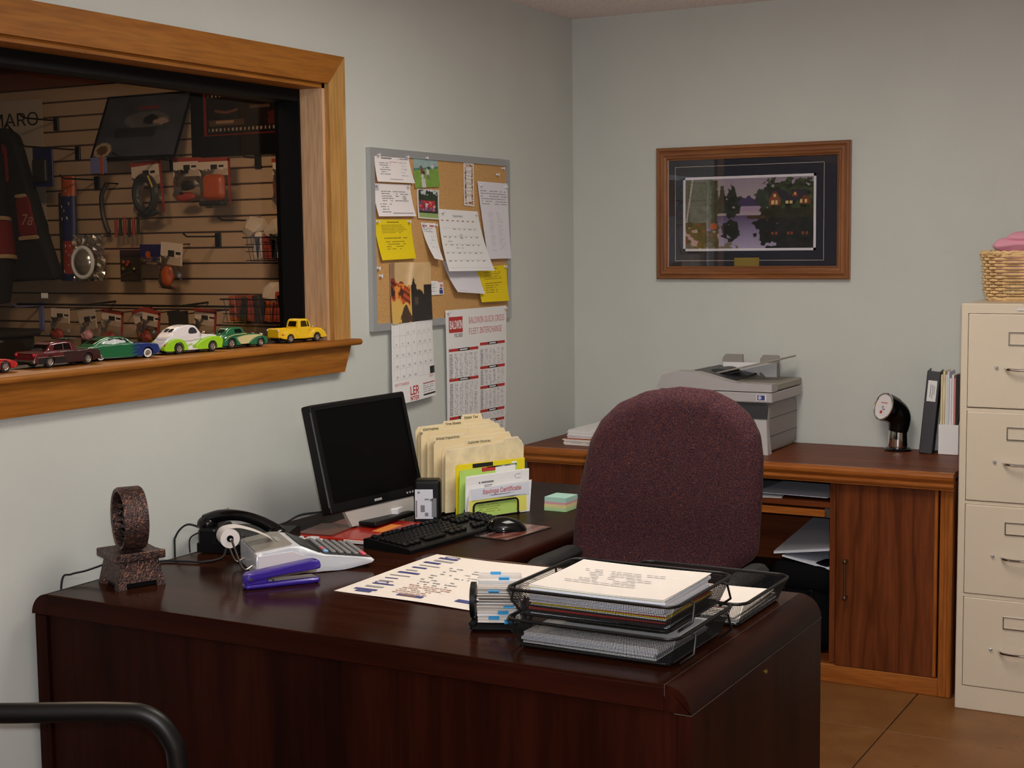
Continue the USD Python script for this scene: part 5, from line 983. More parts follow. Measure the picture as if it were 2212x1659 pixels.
def flag(u, v):
    n = meshkit.fbm(np.stack([u * 6, v * 6, 0 * u], -1), 4, 7); c = np.array(lin(96, 46, 40)) * (.5 + n[:, None])
    e = (u < .42) & (v > .35); c[e] = np.array(lin(46, 30, 34)) * (.6 + .6 * n[e, None]); e &= (((u * 12) % 1 - .5) ** 2 + ((v * 8) % 1 - .5) ** 2 < .09); c[e] = lin(150, 120, 110)
    s = ~((u < .42) & (v > .35)) & ((v * 5 + .3 * np.sin(u * 5)) % 1 < .45); c[s] = np.array(lin(140, 92, 80)) * (.6 + .6 * n[s, None]); return c
t = thing('mouse_mat', 'dark red flag patterned mouse mat', 'mouse mat', (.664, -1.815, DZ), 84)
part(t, 'rubber_pad', cb(-.11, -.105, 0, .11, .105, .003, .001), 'rubber', False); g, u, v = grid(60, 60, lambda u, v: np.stack([(u - .5) * .216, (v - .5) * .206, 0 * u + .0034], -1)); part(t, 'printed_face', g, 'print_gloss', color=flag(u, v))
# desktop sorter with folders and mail
so = thing('file_sorter', 'black wire file sorter standing on the desk return', 'file sorter', (.552, -1.635, DZ), math.degrees(1.15))
# local: x = along the sheets, y = away from the viewer
wire = lambda x0, x1, h, y: tube([(x0, y, .003)] + [(x0 + .012 - .012 * cos(a), y, h - .012 + .012 * sin(a)) for a in np.linspace(0, pi / 2, 5)] + [(x1 - .012 + .012 * sin(a), y, h - .012 + .012 * cos(a)) for a in np.linspace(0, pi / 2, 5)] + [(x1, y, .003)], .0028, 8)
part(so, 'front_loop', wire(-.082, .082, .049, 0), 'black_metal'); 
for y in (.036, .082, .134, .162, .186): part(so, 'divider_loop', wire(-.09, .09, .03, y), 'black_metal')
part(so, 'base_frame', cat([tube([(x, -.002, .003), (x, .240, .003)], .003, 8) for x in (-.085, .085)] + [cb(-.09, .005, .001, .09, .238, .004, .001)]), 'black_metal')
ca, sa = cos(1.15), sin(1.15)
def sorted_sheet(name, label, cat_, d, quad, m, prints=(), th=.0008, tab=None, lean=.02, n=1, gap=.003, group=None, cap=None):
    """standing sheet at distance d behind the front loop; quad = (x, z) outline"""
    t = thing(name, label, cat_, (.552 - sa * d, -1.635 + ca * d, DZ + .005), math.degrees(1.15), group)
    mm = m if isinstance(m, tuple) else (m,)
    for i in range(n):
        P = [(x + (.0035 * i if i else 0), z + .002 * ((i * 7) % 3 - 1) * (i > 0)) for x, z in quad]
        part(t, 'sheet', ext_xz(P, gap * i, gap * i + th), mm[i % len(mm)], False)
    for L, pm in prints:
        ff = lambda q: np.stack([q[:, 0], -.0003 - q[:, 2], q[:, 1]], -1)
        part(t, 'printed_text' if isinstance(L, list) else 'lettering', rects(L, ff) if isinstance(L, list) else L(ff), pm, False)
    return t
sorted_sheet('yellow_certificate', 'yellow and violet savings certificate at the front of the sorter', 'certificate', .0056, [(-.104, .001), (.130, -.004), (.139, .092), (-.091, .086)], 'paper', [
    ([(-.086, .048, .214, .038)], 'paper_blue'), ([(-.095, .0005, .213, .052)], 'lemon_paper'), (lambda f: mv(word('Savings Certificate', .0125, -.045, .068, f, w=.142, bold=True), 0, -.0008, 0), 'ink_pink'), ([(-.02, .060, .09, .002)], 'ink_blue')], group=None)
tx = text_lines(-.06, .012, .03, .046, 5, 71, .9, .2, .4)
t = sorted_sheet('printed_slip', 'yellow green printed slip behind the front wire loop', 'slip', .0036, [(-.078, .0), (.080, .0), (.075, .045), (-.073, .045)], 'lime_paper', [(tx, 'ink_olive')])
sorted_sheet('white_envelope', 'white envelope with a return address and a round postmark', 'envelope', .018, [(-.101, .0), (.134, .0), (.138, .122), (-.097, .120)], 'paper', [([(-.04, .098, .045, .005), (-.05, .098, .006, .005), (-.03, .09, .03, .002), (-.03, .085, .026, .002)], 'ink_grey'), ([(.088, .10, .018, .002), (.088, .112, .018, .002), (.084, .103, .003, .009)], 'ink_pale')], n=4, gap=.004, th=.0012)
sorted_sheet('lime_brochure', 'lime green brochure with a photo corner behind the white envelopes', 'brochure', .043, [(-.106, .004), (.110, .004), (.113, .142), (-.100, .138)], 'lime_paper', [([(-.02, .128, .05, .012)], 'ink_red'), ([(.03, .120, .075, .02)], 'paper'), ([(.0, .137, .11, .004)], 'ink_black')], n=2)
sorted_sheet('yellow_magazine', 'yellow magazine with a black block behind the lime brochure', 'magazine', .055, [(-.108, .006), (.145, .006), (.147, .150), (-.105, .152)], 'mag_yellow', [([(-.045, .140, .075, .012)], 'ink_black'), ([(.10, .126, .02, .02)], 'paper')], n=3, gap=.002)
def folder(i, label, d, x0, x1, h, taba, tabb, text, tx, tw, worn=False, extra=None, tabh=.012):
    P = [(x0, .008), (x1, .008), (x1 + .004, h - .018), (x1 - .006, h), (tabb + .008, h), (tabb, h + tabh), (taba, h + tabh), (taba - .008, h), (x0 + .012, h - .004), (x0 + .004, h - .014)]
    pr = []
    if text: pr.append((lambda f: word(text, .0075, tx, h + tabh - .010, f, w=tw, slant=.2), 'ink_black'))
    return sorted_sheet('manila_folder', label, 'folder', d, P, ('manila_worn' if worn else 'manila', 'paper', 'manila'), pr, n=4 if i else 3, gap=.004, th=.0009, group=None)
folder(0, 'worn front manila folder with a smudged upper edge', .088, -.124, .168, .200, .10, .150, None, 0, 0, True)
folder(1, 'manila folder with handwriting along its tab behind the worn front folder', .108, -.122, .165, .203, -.03, .07, 'Customer Invoices', -.025, .085)
folder(2, 'manila folder marked Annual Inspections', .140, -.130, .160, .222, -.125, -.02, 'Annual Inspections', -.118, .085, tabh=.010)
folder(3, 'manila folder with white papers behind the inspections folder', .165, -.136, .158, .232, .02, .09, None, 0, 0)
folder(4, 'manila folder marked Estimates next to the monitor', .190, -.142, .156, .244, -.135, -.06, 'Estimates', -.130, .055)
folder(5, 'manila folder marked Time Sheets near the back', .205, -.142, .150, .250, -.045, .03, 'Time Sheets', -.040, .058, tabh=.014)
folder(6, 'rearmost manila folder marked Sales Tax', .220, -.142, .146, .256, .035, .105, 'Sales Tax', .042, .052, tabh=.020)
# sticky note cube
t = thing('note_cube', 'pastel sticky note cube with mint, pink, yellow and green layers', 'sticky notes', (.668, -1.437, DZ), 0)
for i, (z0, z1, m) in enumerate(((0, .010, 'note_green'), (.010, .021, 'note_yellow'), (.021, .028, 'note_pink'), (.028, .042, 'note_mint'))): part(t, 'note_pad', bx(-.037 + .0004 * i, -.041, z0, .037, .041 - .0004 * i, z1), m, False)
# big desk sheet
ds_ = thing('desk_pad_sheet', 'large white printed sheet with blue logos lying on the desk', 'paper sheet', (0, 0, DZ))
Q = [(.681, -2.177), (1.10, -2.192), (1.12, -2.645), (.672, -2.620)]      # far left, far right, near right, near left
def padf(p):
    p = np.asarray(p, float); u, v = p[:, :1], p[:, 1:2]; A, B, C, D = map(np.array, Q); q = (A * (1 - u) + B * u) * v + (D * (1 - u) + C * u) * (1 - v)
    return np.concatenate([q, .0012 + p[:, 2:3] + .003 * np.sin(3 * u + 2 * v) ** 2], 1)
part(ds_, 'sheet', sheet(1, 1, padf, 14, 14, .0006), 'paper_warm', 60)
r = random.Random(5); lg = []
for k in range(13): y = .90 - k * .068; lg += [(.06 + r.uniform(0, .03), y, r.uniform(.08, .15), r.uniform(.012, .034))]
for q in lg[::2] + [(.10, .045, .10, .03), (.36, .06, .16, .035), (.70, .10, .10, .05), (.64, .62, .12, .05)]: part(ds_, 'blue_logo', rects([q], padf, .0012), 'ink_blue', False)
for q in lg[1::2]: part(ds_, 'grey_logo', rects([q], padf, .0012), 'ink_soft', False)
part(ds_, 'printed_text', rects(text_lines(.28, .30, .55, .75, 9, 3, .5, .3), padf, .0012), 'ink_soft', False)
oval = lambda x, y, a, b: tube([(x + a * cos(q), y + b * sin(q), .0013) for q in np.linspace(0, 2 * pi, 24, endpoint=False)], .004, 4, True)
def flatten(m): m = m.copy(); v = np.array(m.vertices); v[:, 2] = .0013 + .0002 * (v[:, 2] > .0013); m.vertices = padf(v); return m
part(ds_, 'oval_logos', cat([flatten(oval(.15, .955, .05, .018)), flatten(oval(.13, .26, .04, .022))]), 'ink_blue', False)
part(ds_, 'red_text', rects(text_lines(.30, .10, .60, .30, 6, 8, .8, .25) + [(.38, .065, .10, .02)], padf, .0013), 'ink_brown', False); part(ds_, 'grey_text', rects(text_lines(.45, .55, .95, .75, 4, 9, .7, .3), padf, .0012), 'ink_pale', False)
# rotary card file
rf = thing('rotary_card_file', 'rotary card file of white cards with blue index tabs beside the trays', 'card file', (1.175, -2.715, DZ), 24)
part(rf, 'base', cat([cb(-.06, -.055, 0, .065, .055, .014, .005), cb(-.062, -.055, .010, -.045, .055, .022, .004)]), 'black_plastic')
for s in (-1, 1): part(rf, 'side_arm', ext_yz([(-.03, .01), (.03, .01), (.010, .062), (-.010, .062)], s * .052 - .002, s * .052 + .002), 'black_plastic', False)
part(rf, 'spindle', mv(cylx(.006, .108), -.054, 0, .055), 'chrome')
for i in range(46):
    a = -100 + i * 6.6; m = bx(-.044, -.0006, .014, .044, .0006, .052 + .003 * (i % 3)); m = mv(rotx(m, a), 0, 0, .055)
    part(rf, 'card', m, 'paper_warm' if i % 4 else 'paper', False)
    if i in (8, 15, 19, 24, 29, 31, 33, 35, 37, 38): 
        xo = (-.02, .0, .012)[i % 3]; part(rf, 'index_tab', mv(rotx(bx(xo, -.0012, .050, xo + .022, .0012, .0605), a), 0, 0, .055), 'ink_cyan', False)
part(rf, 'end_knob', mv(cylx(.038, .010, 28), -.062, 0, .055), 'black_plastic')
# mesh letter trays
def mesh_wall(P0, P1, P2, P3, nx, ny, w=.00042):
    """real wire grid between the four corners (bottom left, bottom right, top right, top left)"""
    P0, P1, P2, P3 = map(lambda q: np.array(q, float), (P0, P1, P2, P3)); V, F = [], []
    nrm = np.cross(P1 - P0, P3 - P0); nrm /= np.linalg.norm(nrm)
    def stick(a, b):
        d = (b - a) / np.linalg.norm(b - a); s = np.cross(d, nrm) * w; k = len(V)
        for e in (a, b): V.extend([e + s, e - s, e + nrm * w])
        F.extend([(k, k + 1, k + 4), (k, k + 4, k + 3), (k + 1, k + 2, k + 5), (k + 1, k + 5, k + 4), (k + 2, k, k + 3), (k + 2, k + 3, k + 5)])
    at = lambda u, v: (P0 * (1 - u) + P1 * u) * (1 - v) + (P3 * (1 - u) + P2 * u) * v
    for i in range(1, nx): stick(at(i / nx, 0), at(i / nx, 1))
    for j in range(1, ny): stick(at(0, j / ny), at(1, j / ny))
    return trimesh.Trimesh(V, F, process=False)
def tray(label, x0, y0, x1, y1, z0, h, group=None, feet=True, fl=.022):
    """flared mesh tray with a thick rim; open at the far side"""
    t = thing('letter_tray', label, 'letter tray', ((x0 + x1) / 2, (y0 + y1) / 2, z0)); a, b = (x1 - x0) / 2, (y1 - y0) / 2; i = fl
    R = 7
    def loop(a, b, z, r): return [(x, y, z) for x, y in rrect(-a, -b, a, b, r, R)]
    part(t, 'rim', tube(loop(a, b, h, .03), .0036, 8, True), 'black_metal'); part(t, 'bottom_wire', tube(loop(a - i, b - i, .003, .02), .0025, 6, True), 'black_metal')
    B, T_ = (a - i, b - i, .003), (a - .002, b - .002, h)
    cs = [((-1, -1), (1, -1)), ((1, -1), (1, 1)), ((1, 1), (-1, 1)), ((-1, 1), (-1, -1))]
    for (sx, sy), (ux, uy) in cs:
        L = a if sy == uy else b
        part(t, 'mesh_side', mesh_wall((sx * B[0], sy * B[1], B[2]), (ux * B[0], uy * B[1], B[2]), (ux * T_[0], uy * T_[1], h), (sx * T_[0], sy * T_[1], h), int(2 * L / .0036), int(h / .0034)), 'mesh_black', False, kind='stuff')
    part(t, 'mesh_bottom', cb(-a + i, -b + i, .001, a - i, b - i, .003, .0005), 'mesh_black', False)
    if feet:
        for sx in (-1, 1):
            for sy in (-1, 1): part(t, 'stacking_wire', tube([(sx * (a - .004), sy * (b - .07), h), (sx * (a + .012), sy * (b - .07), h - .004), (sx * (a + .014), sy * (b - .055), h * .35), (sx * (a - .012), sy * (b - .05), .0)], .0024, 6), 'black_metal')
    return t
TX0, TX1, TY0_, TY1_ = 1.272, 1.642, -2.872, -2.558
tray('lower mesh letter tray of the stack at the right front of the desk', TX0, TY0_, TX1, TY1_, DZ + .004, .058)
tray('upper mesh letter tray full of papers on top of the lower tray', TX0 + .002, TY0_ - .002, TX1 - .002, TY1_, DZ + .068, .056)
tray('single mesh letter tray behind the stacked trays', 1.292, -2.530, 1.652, -2.222, DZ + .002, .052, feet=False)
def papers(label, cx, cy, z, hw, hd, layers, seed, rz=0):
    t = thing('tray_papers', label, 'papers', (cx, cy, z), rz); r = np.random.default_rng(seed); zz = 0
    for i, (m, th, k) in enumerate(layers):
        g_ = sheet(2 * hw, 2 * hd, lambda p, zz=zz, k=k: np.stack([p[:, 0] - hw, p[:, 1] - hd, zz + p[:, 2] + k * ((p[:, 0] / (2 * hw) - .5) ** 2 * 2 + (p[:, 1] / (2 * hd)) ** 3)], -1), 9, 9, th)
        part(t, 'sheet', rotz(g_, float(r.uniform(-1.6, 1.6))).apply_translation((*r.uniform(-.004, .004, 2), th)), m, 60); zz += th + .0004
    return t, zz
t, zt = papers('worn white papers in the lower mesh tray', (TX0 + TX1) / 2 - .01, (TY0_ + TY1_) / 2 - .001, DZ + .009, .146, .128, [('paper', .004, 0), ('grey_paper', .003, .0), ('paper', .005, 0), ('paper_blue', .003, 0), ('paper', .008, 0)], 2)
mt_ = [('paper_blue', .002, 0), ('shop_dark', .006, 0), ('ink_red', .004, 0), ('shop_dark', .003, 0), ('paper', .002, 0), ('mag_yellow', .003, 0), ('ink_red', .002, 0), ('paper', .003, 0), ('paper_blue', .009, .001), ('paper', .008, .001), ('paper_blue', .005, .002), ('lemon_paper', .0012, .002), ('paper', .0012, .003), ('paper_warm', .0012, .004)]
t, zt = papers('thick stack of papers and catalogues with a handwritten sheet on top in the upper tray', (TX0 + TX1) / 2 + .004, (TY0_ + TY1_) / 2 - .012, DZ + .073, .146, .119, mt_, 4)
hf = lambda q: np.stack([q[:, 0], q[:, 1], zt + .0025 + q[:, 2] + .004 * ((q[:, 0] / .292) ** 2 * 2 + ((q[:, 1] + .119) / .238) ** 3)], -1)
part(t, 'handwriting', rects(text_lines(-.10, -.06, .08, .06, 5, 91, .8, .22, .3), hf, .0005, 2), 'ink_soft', False)
t, zt = papers('white papers in the single rear tray', 1.475, -2.375, DZ + .006, .148, .128, [('paper', .004, 0), ('paper_warm', .004, .002), ('paper_warm', .002, .006)], 8)
part(t, 'red_print', rects([(.05, -.06, .05, .012), (.06, -.03, .03, .006)], lambda q: np.stack([q[:, 0], q[:, 1], zt + .009 + q[:, 2]], -1)), 'note_pink', False)
single('pen', mv(rotz(cylx(.004, .13, 10), 20), 1.36, -2.59, DZ + .010), 'steel', 'grey pen lying between the tray stack and the rear tray', 'pen')

# ---------------------------------------------------------------- model cars on the window sill
SILL = 1.2365
def plan(x0, x1, w, r0, r1, n=8):
    P = []
    for cx, cy, a0, r in ((x1 - r1, w / 2 - r1, 0, r1), (x0 + r0, w / 2 - r0, 90, r0), (x0 + r0, -w / 2 + r0, 180, r0), (x1 - r1, -w / 2 + r1, 270, r1)):
        P += [(cx + r * cos(math.radians(a0 + 90 * i / n)), cy + r * sin(math.radians(a0 + 90 * i / n))) for i in range(n + 1)]
    return ext(P, .3)
def body3(side, w, r0=.012, r1=.012, edge=.006, it=5, smooth=True):
    side = spline(side, 4, True).tolist() if smooth else side
    xs = [q[0] for q in side]; m = meet(ext_xz(side, -w / 2, w / 2), mv(plan(min(xs) - .0005, max(xs) + .0005, w, r0, r1), 0, 0, -.05)); return soft(m, edge, it)
def taper(m, z0, z1, k):
    v = np.array(m.vertices); f = 1 - k * np.clip((v[:, 2] - z0) / (z1 - z0), 0, 1); v[:, 1] *= f; m = m.copy(); m.vertices = v; return m
def windows(t, cabin, polys, back=None, m='car_window', grow=.0006):
    """dark panes standing a hair proud of the cabin: each polygon cuts through its side"""
    big = cabin.copy(); c = big.vertices.mean(0); n_ = big.vertex_normals; big.vertices = big.vertices + n_ * grow
    for P in polys:
        s = meet(big, ext_xz(P, -.2, .2))
        for sg in (-1, 1):
            h = meet(s, bx(-1, 0 if sg > 0 else -1, -1, 1, 1 if sg > 0 else 0, 1)); h2 = cut(h, bx(-1, -np.abs(h.vertices[:, 1]).max() * .55, -1, 1, np.abs(h.vertices[:, 1]).max() * .55, 1))
            if len(h2.faces): part(t, 'side_window', h2, m, 20)
    for P, sgn, nm in back or []:
        s = meet(big, ext_yz(P, -.3, .3)); xm = s.vertices[:, 0].max() if sgn > 0 else s.vertices[:, 0].min()
        s = meet(s, bx(xm - .016, -1, -1, 1, 1, 1) if sgn > 0 else bx(-1, -1, -1, xm + .016, 1, 1)); s = cut(s, mv(sc(cabin, .985, .985, .995), 0, 0, 0))
        if len(s.faces): part(t, nm, s, m, 20)
def wheels(t, xs, w, r, white=False, tw=.012, hub='chrome', rr=None):
    for i, x in enumerate(xs):
        q = rr if rr and i == 0 else r
        for s in (-1, 1):
            y = s * (w / 2 - .001)
            tyre = lathe([(q * .55, -tw / 2), (q * .9, -tw / 2), (q, -tw / 2 + .002), (q, tw / 2 - .002), (q * .9, tw / 2), (q * .55, tw / 2), (q * .55, -tw / 2)], 28)
            wp = part(t, 'wheel', mv(rotx(tyre, 90), x, y - s * tw / 2, q), 'rubber', 40)
            hb = lathe([(0, .0012), (q * .18, .0018), (q * .22, .0002), (q * .5, -.0008), (q * .58, .0008), (q * .58, -.003), (0, -.003)], 24)
            part(wp, 'hubcap', mv(rotx(hb, 90 if s < 0 else -90), x, y + s * .0004, q), hub)
            if white: part(wp, 'white_wall', mv(rotx(lathe([(q * .58, 0), (q * .85, 0), (q * .85, .0006), (q * .58, .0006), (q * .58, 0)], 28), 90 if s < 0 else -90), x, y, q), 'white_plastic', False)
def arch(m, xs, w, r, depth=.014):
    for x in xs:
        m = cut(m, *[mv(cyly(r, depth + .02, 24), x, (w / 2 - depth) if s > 0 else (-w / 2 - .02), r * .92) for s in (-1, 1)])
    return m
def fender(x0, x1, zt, y, wd, base, peak=.4, edge=.005):
    P = [(x0, base), (x0 + .004, zt * .62), (x0 + (x1 - x0) * peak * .5, zt * .92), (x0 + (x1 - x0) * peak, zt), (x0 + (x1 - x0) * (peak + .3), zt * .82), (x1, base + .003), (x1, base)]
    return mv(body3(P, wd, .005, .005, edge, 4), 0, y, 0)
def hold(name, label, near_rear, rz, y_half, dx):     # placed by where the near rear wheel stands
    a = math.radians(rz); return thing(name, label, 'model car', (near_rear[0] - cos(a) * dx - sin(a) * y_half, near_rear[1] - sin(a) * dx + cos(a) * y_half, SILL), rz, 'model cars on the window sill')
# yellow pickup truck
W = .070
t = hold('model_truck', 'yellow model pickup truck at the right end of the window sill', (-.030, -1.853), 77, W / 2 - .004, -.052)
lower = arch(body3([(.002, .014), (.002, .040), (.048, .043), (.078, .040), (.087, .030), (.087, .014)], W - .016, .004, .014, .005, 3, False), (.052,), W, .0155); part(t, 'hood', lower, 'car_yellow', 40)
cabin = taper(body3([(-.016, .014), (-.018, .044), (-.012, .066), (-.004, .0705), (.018, .0705), (.026, .066), (.034, .045), (.034, .014)], W - .014, .006, .008, .005, 4), .042, .072, .14); part(t, 'cab', cabin, 'car_yellow', 40)
windows(t, cabin, ([(-.006, .047), (-.004, .0645), (.015, .0645), (.019, .047)], [(.021, .047), (.019, .0645), (.022, .0645), (.028, .047)]), [([(-.018, .048), (.018, .048), (.017, .0635), (-.017, .0635)], -1, 'rear_window'), ([(-.024, .047), (.024, .047), (.022, .064), (-.022, .064)], 1, 'windscreen')])
bed = cut(cb(-.090, -.027, .016, -.019, .027, .044, .002), bx(-.087, -.0245, .020, -.022, .0245, .1)); part(t, 'bed_box', bed, 'car_yellow', 30)
part(t, 'tailgate', cb(-.0915, -.026, .018, -.089, .026, .0435, .001), 'car_yellow', False); part(t, 'tailgate_glint', cat([mv(trimesh.creation.icosphere(1, .0028), -.0915, s * .0255, .039) for s in (-1, 1)]), 'silver_white')
for s in (-1, 1):
    part(t, 'rear_fender', arch(fender(-.078, -.024, .036, s * .0295, .012, .013, .5), (-.052,), W, .0145, .02), 'car_yellow', 40)
    part(t, 'front_fender', arch(fender(.030, .090, .0385, s * .0285, .013, .013, .55), (.052,), W, .0150, .02), 'car_yellow', 40)
    part(t, 'running_board', cb(-.026, s * .030 - .005, .012, .034, s * .030 + .005, .016, .001), 'car_yellow', False)
    part(t, 'tail_lamp', mv(cylx(.0022, .003, 10), -.0800, s * .031, .026), 'lamp_red'); part(t, 'headlamp', mv(cylx(.005, .006, 16), .084, s * .024, .031), 'chrome')
part(t, 'flame_panel', cat([bx(-.012, -W / 2 + .0063, .018, .030, -W / 2 + .0068, .034)]), 'car_yellow', False)
part(t, 'bumper', cb(.090, -.032, .012, .094, .032, .018, .001), 'chrome', False); part(t, 'chassis', cb(-.085, -.02, .008, .085, .02, .016, .001), 'black_plastic', False); part(t, 'mirror', cat([mv(trimesh.creation.icosphere(1, .003), .030, -.040, .046), tube([(.028, -.030, .044), (.030, -.038, .046)], .0007, 5)]), 'chrome')
wheels(t, (-.052, .052), W, .0135)
# green and cream roadster coupe
W = .068
t = hold('model_car', 'green model hot rod coupe with cream side panels, second from the right', (-.045, -2.107), 79, W / 2 - .004, -.050)
main = body3([(-.085, .016), (-.084, .030), (-.070, .040), (-.045, .0435), (.0, .042), (.070, .036), (.074, .030), (.072, .014), (-.04, .011)], .046, .010, .006, .005, 5); part(t, 'body', main, 'car_green', 40)
cabin = taper(body3([(-.066, .030), (-.062, .046), (-.050, .0575), (-.034, .061), (-.010, .060), (.001, .055), (.008, .040), (.008, .030)], .048, .012, .008, .005, 5), .040, .062, .18); part(t, 'roof', cabin, 'car_green', 40)
windows(t, cabin, ([(-.030, .044), (-.030, .055), (-.008, .055), (-.003, .044)],), [([(-.013, .046), (.013, .046), (.012, .055), (-.012, .055)], -1, 'rear_window'), ([(-.019, .043), (.019, .043), (.017, .055), (-.017, .055)], 1, 'windscreen')])
for s in (-1, 1):
    part(t, 'rear_fender', arch(fender(-.084, -.018, .037, s * .0285, .014, .010, .45), (-.050,), W, .0165, .02), 'car_green', 40)
    part(t, 'front_fender', arch(fender(.018, .082, .032, s * .0285, .012, .009, .72), (.057,), W, .0145, .02), 'car_green', 40)
    part(t, 'cream_panel', ext_xz(spline([(-.020, .013), (-.026, .027), (-.010, .034), (.025, .0365), (.064, .034), (.055, .022), (.026, .013)], 4, True).tolist(), s * .0265 - .005, s * .0265 + .005), 'car_cream', False)
    part(t, 'cream_stripe', tube(spline([(-.076, s * .0345, .021), (-.062, s * .0350, .034), (-.045, s * .0345, .0385), (-.028, s * .030, .0395), (.012, s * .0245, .0405)], 6), .0012, 5), 'car_cream')
    part(t, 'headlamp', mv(sc(trimesh.creation.icosphere(2, .0055), 1.1, 1, 1), .072, s * .018, .034), 'chrome')
part(t, 'rear_glint', cat([mv(trimesh.creation.icosphere(1, .002), -.078, s * .014, .044) for s in (-1, 1)]), 'chrome'); part(t, 'chassis', cb(-.08, -.02, .006, .075, .02, .014, .001), 'black_plastic', False)
wheels(t, (-.050, .057), W, .0130, rr=.0155)
# white and lime coupe
W = .076
t = hold('model_car', 'white model coupe with lime green fenders in the middle of the sill', (-.045, -2.327), 80, W / 2 - .004, -.056)
main = body3([(-.098, .014), (-.098, .030), (-.080, .046), (-.052, .0565), (-.02, .056), (.04, .050), (.080, .046), (.086, .036), (.084, .012), (0, .010)], .052, .016, .010, .006, 6); part(t, 'body', main, 'car_white', 45)
cabin = taper(body3([(-.085, .036), (-.068, .058), (-.046, .072), (-.024, .077), (.002, .0765), (.016, .070), (.028, .050), (.028, .036)], .056, .016, .012, .006, 6), .048, .078, .2); part(t, 'roof', cabin, 'car_white', 45)
windows(t, cabin, (spline([(-.012, .054), (-.012, .064), (-.004, .070), (.008, .068), (.014, .055)], 4, True).tolist(),), [(rrect(-.017, .060, -.002, .0685, .003), -1, 'rear_window'), (rrect(.002, .060, .017, .0685, .003), -1, 'rear_window'), ([(-.02, .054), (.02, .054), (.018, .068), (-.018, .068)], 1, 'windscreen')])
for s in (-1, 1):
    part(t, 'rear_fender', arch(fender(-.102, -.024, .042, s * .029, .018, .010, .55), (-.056,), W, .0175, .02), 'car_lime', 45)
    part(t, 'front_fender', arch(fender(.006, .094, .043, s * .029, .018, .010, .72), (.060,), W, .0165, .02), 'car_lime', 45)
    part(t, 'running_board', cb(-.03, s * .033 - .005, .009, .02, s * .033 + .005, .013, .001), 'car_white', False)
    part(t, 'tail_lamp', mv(sc(trimesh.creation.icosphere(1, .002), .8, 1, 2), -.099, s * .030, .026), 'lamp_red')
    part(t, 'flame_marks', cat([bx(-.026 + .008 * i, s * .0285 - .0006, .020 + .002 * (i % 3), -.019 + .008 * i, s * .0285 + .0006, .0225 + .002 * (i % 3)) for i in range(6)]), 'car_lime', False)
part(t, 'mirror', cat([mv(trimesh.creation.icosphere(2, .0042), .030, -.036, .056), tube([(.026, -.026, .052), (.030, -.034, .055)], .0008, 5)]), 'chrome'); part(t, 'chassis', cb(-.09, -.022, .006, .085, .022, .013, .001), 'black_plastic', False)
wheels(t, (-.056, .060), W, .0150)
# green sedan with blue flames
W = .078
t = hold('model_car', 'green low model sedan with blue flames on its front fender', (-.075, -2.588), 72, W / 2 - .003, -.065)
side = [(-.122, .012), (-.122, .026), (-.095, .036), (-.050, .040), (.05, .041), (.095, .037), (.104, .028), (.104, .012), (0, .006)]
main = body3(side, W, .024, .016, .006, 6); cabin = taper(body3([(-.092, .030), (-.066, .050), (-.036, .0595), (-.006, .0600), (.014, .055), (.034, .040), (.034, .030)], W - .012, .018, .014, .006, 6), .040, .060, .24)
main = arch(main, (.070,), W, .0155)
def flames(m):
    v = m.vertices; c = np.zeros((len(v), 3)) + np.array((.010, .125, .04)); w = .010 * np.sin(v[:, 2] * 700) + .006 * np.sin(v[:, 2] * 1500 + 1)
    c[v[:, 0] > .030 + w] = (.012, .028, .15); return c
m_ = tri(mf(main).refine_to_length(.004)); m_.merge_vertices(); p_ = part(t, 'body', m_, 'car_paint', color=flames(m_)); 
g_ = UsdGeom.Mesh(stage.GetPrimAtPath(p_)); g_.CreateNormalsAttr(Vt.Vec3fArray.FromNumpy(np.asarray(m_.vertex_normals, np.float32))); g_.SetNormalsInterpolation('vertex')
part(t, 'roof', cabin, 'car_green', 45)
windows(t, cabin, ([(-.050, .044), (-.036, .0545), (-.021, .0555), (-.021, .044)], [(-.018, .044), (-.018, .0555), (.000, .0555), (.008, .044)], [(.011, .044), (.004, .0545), (.010, .053), (.020, .044)]), [([(-.022, .045), (.022, .045), (.019, .055), (-.019, .055)], -1, 'rear_window'), ([(-.027, .044), (.027, .044), (.022, .054), (-.022, .054)], 1, 'windscreen')])
for s in (-1, 1):
    part(t, 'window_trim', tube(spline([(-.052, s * .0315, .043), (-.036, s * .0275, .0555), (-.01, s * .0270, .0565), (.010, s * .0285, .0535), (.022, s * .0315, .043)], 5), .0009, 5), 'chrome')
    part(t, 'tail_lamp', mv(sc(trimesh.creation.icosphere(2, .0034), .6, 1, 1), -.119, s * .026, .024), 'lamp_red'); part(t, 'bumper_end', mv(sc(trimesh.creation.icosphere(2, .0042), 1, 1, .8), -.119, s * .028, .015), 'chrome')
part(t, 'rear_bumper', tube(spline([(-.108, -.036, .013), (-.123, -.02, .013), (-.125, 0, .013), (-.123, .02, .013), (-.108, .036, .013)], 5), .0022, 6), 'chrome'); part(t, 'front_bumper', tube(spline([(.098, -.037, .012), (.107, -.018, .012), (.108, 0, .012), (.107, .018, .012), (.098, .037, .012)], 5), .0024, 6), 'chrome')
wheels(t, (-.065, .070), W - .004, .0135, white=True)
